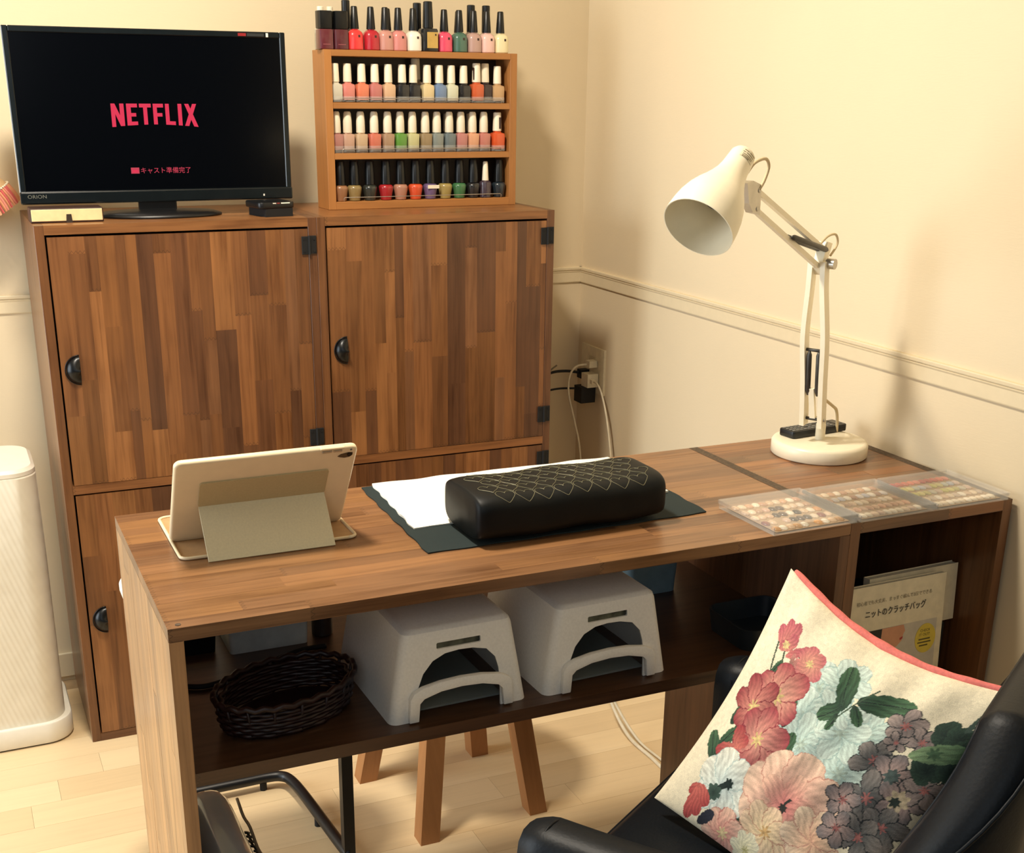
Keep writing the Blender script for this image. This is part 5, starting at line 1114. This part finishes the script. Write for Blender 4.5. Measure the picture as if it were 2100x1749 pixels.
    g = K.rs.rand(80, 80); ix = (np.arange(K.n) * 80 // K.n); K.c = np.clip(K.c * (0.93 + 0.14 * g[ix][:, ix])[..., None], 0, 1)
    return K.c
def make_cushion():
    T_, R2, L_ = Vector((-.573, -1.684, .760)), Vector((-.483, -1.978, .703)), Vector((-.753, -1.682, .471))
    e1, e2 = R2 - T_, L_ - T_; nn = e2.cross(e1).normalized()
    if nn.dot(Vector(CAM_P['C']) - T_) < 0: nn = -nn
    ctr = T_ + e1 * .5 + e2 * .5
    t = thing('floral_cushion', 'floral cushion with cream ground and pink edge leaning in the black chair', 'cushion', ctr)
    NC = 300; img = paint_cushion(); n = img.shape[0]
    def pos(a, b, side):
        h = (max(0, math.sin(PI * a)) ** .55) * (max(0, math.sin(PI * b)) ** .55)
        aa = a + 0.05 * math.sin(PI * b) * (1 - a) ** 1.5 - 0.03 * math.sin(PI * b) * a ** 1.5; bb = b + 0.088 * math.sin(PI * a) * (1 - b) ** 1.5 - 0.015 * math.sin(PI * a) * b ** 1.5
        eb = min(b, .35) / .35; fold = 0
        wr = 0.0042 * math.sin(31 * a + 2.0) * max(0, 1 - b / .30) + 0.003 * math.sin(27 * b + 1) * max(0, 1 - (1 - a) / .25) + 0.002 * math.sin(40 * a + 13 * b) * h
        H = 0.052 if side > 0 else 0.040
        return e1 * (aa - .5) + e2 * (bb - .5) + nn * (side * H * h + wr * h ** .5)
    for side, nm in ((1, 'front_cover'), (-1, 'back_cover')):
        N2 = NC if side > 0 else 60; vs, cols = [], []
        for i in range(N2 + 1):
            for j in range(N2 + 1):
                vs.append(pos(i / N2, j / N2, side))
                if side > 0:
                    ii, jj = min(n - 1, int(i / N2 * n)), min(n - 1, int(j / N2 * n)); cols.extend((*np.clip(img[ii, jj], 0, 1), 1.0))
        fs = []
        for i in range(N2):
            for j in range(N2):
                q_ = [i * (N2 + 1) + j, (i + 1) * (N2 + 1) + j, (i + 1) * (N2 + 1) + j + 1, i * (N2 + 1) + j + 1]; fs.append(q_ if side < 0 else q_[::-1])
        me = bpy.data.meshes.new(nm); me.from_pydata([tuple(v) for v in vs], [], fs); me.polygons.foreach_set('use_smooth', [True] * len(fs))
        if side > 0:
            ca = me.color_attributes.new('print', 'FLOAT_COLOR', 'POINT'); ca.data.foreach_set('color', np.array(cols, dtype=np.float32))
            q = N('floral_tapestry'); at = q.n('ShaderNodeVertexColor'); at.layer_name = 'print'; tc = q.n('ShaderNodeTexCoord').outputs['Object']; nz_ = q.noise(tc, 900, 3)
            q.base(q.mix(at.outputs['Color'], q.ramp(nz_, [(0.3, (.82, .82, .82)), (0.7, (1.05, 1.05, 1.05))]), 1.0, 'MULTIPLY')); q.set(Roughness=0.85); q.bump(nz_, 0.3, 0.0008); me.materials.append(q.m)
        else: me.materials.append(mk_fabric('pink_backing', S_PINK, 500, 0.2))
        link(bpy.data.objects.new(nm, me), t)
    loop = [(0.02 + 0.96 * k / 60, 0) for k in range(61)]
    obj('pink_edging', ntube([pos(a, b, 1) - nn * 0.002 - e2 * 0.006 for a, b in loop], [0.0062 * (0.35 + 0.65 * math.sin(PI * k / 60) ** .5) * (1 + 0.07 * math.sin(k * .9) + .1 * math.sin(k * .23 + 1)) for k in range(61)], 8), mk_fabric('pink_piping', S_PINK, 500, 0.2), t, True)
S_PINK = srgb(224, 120, 110)
make_cushion()
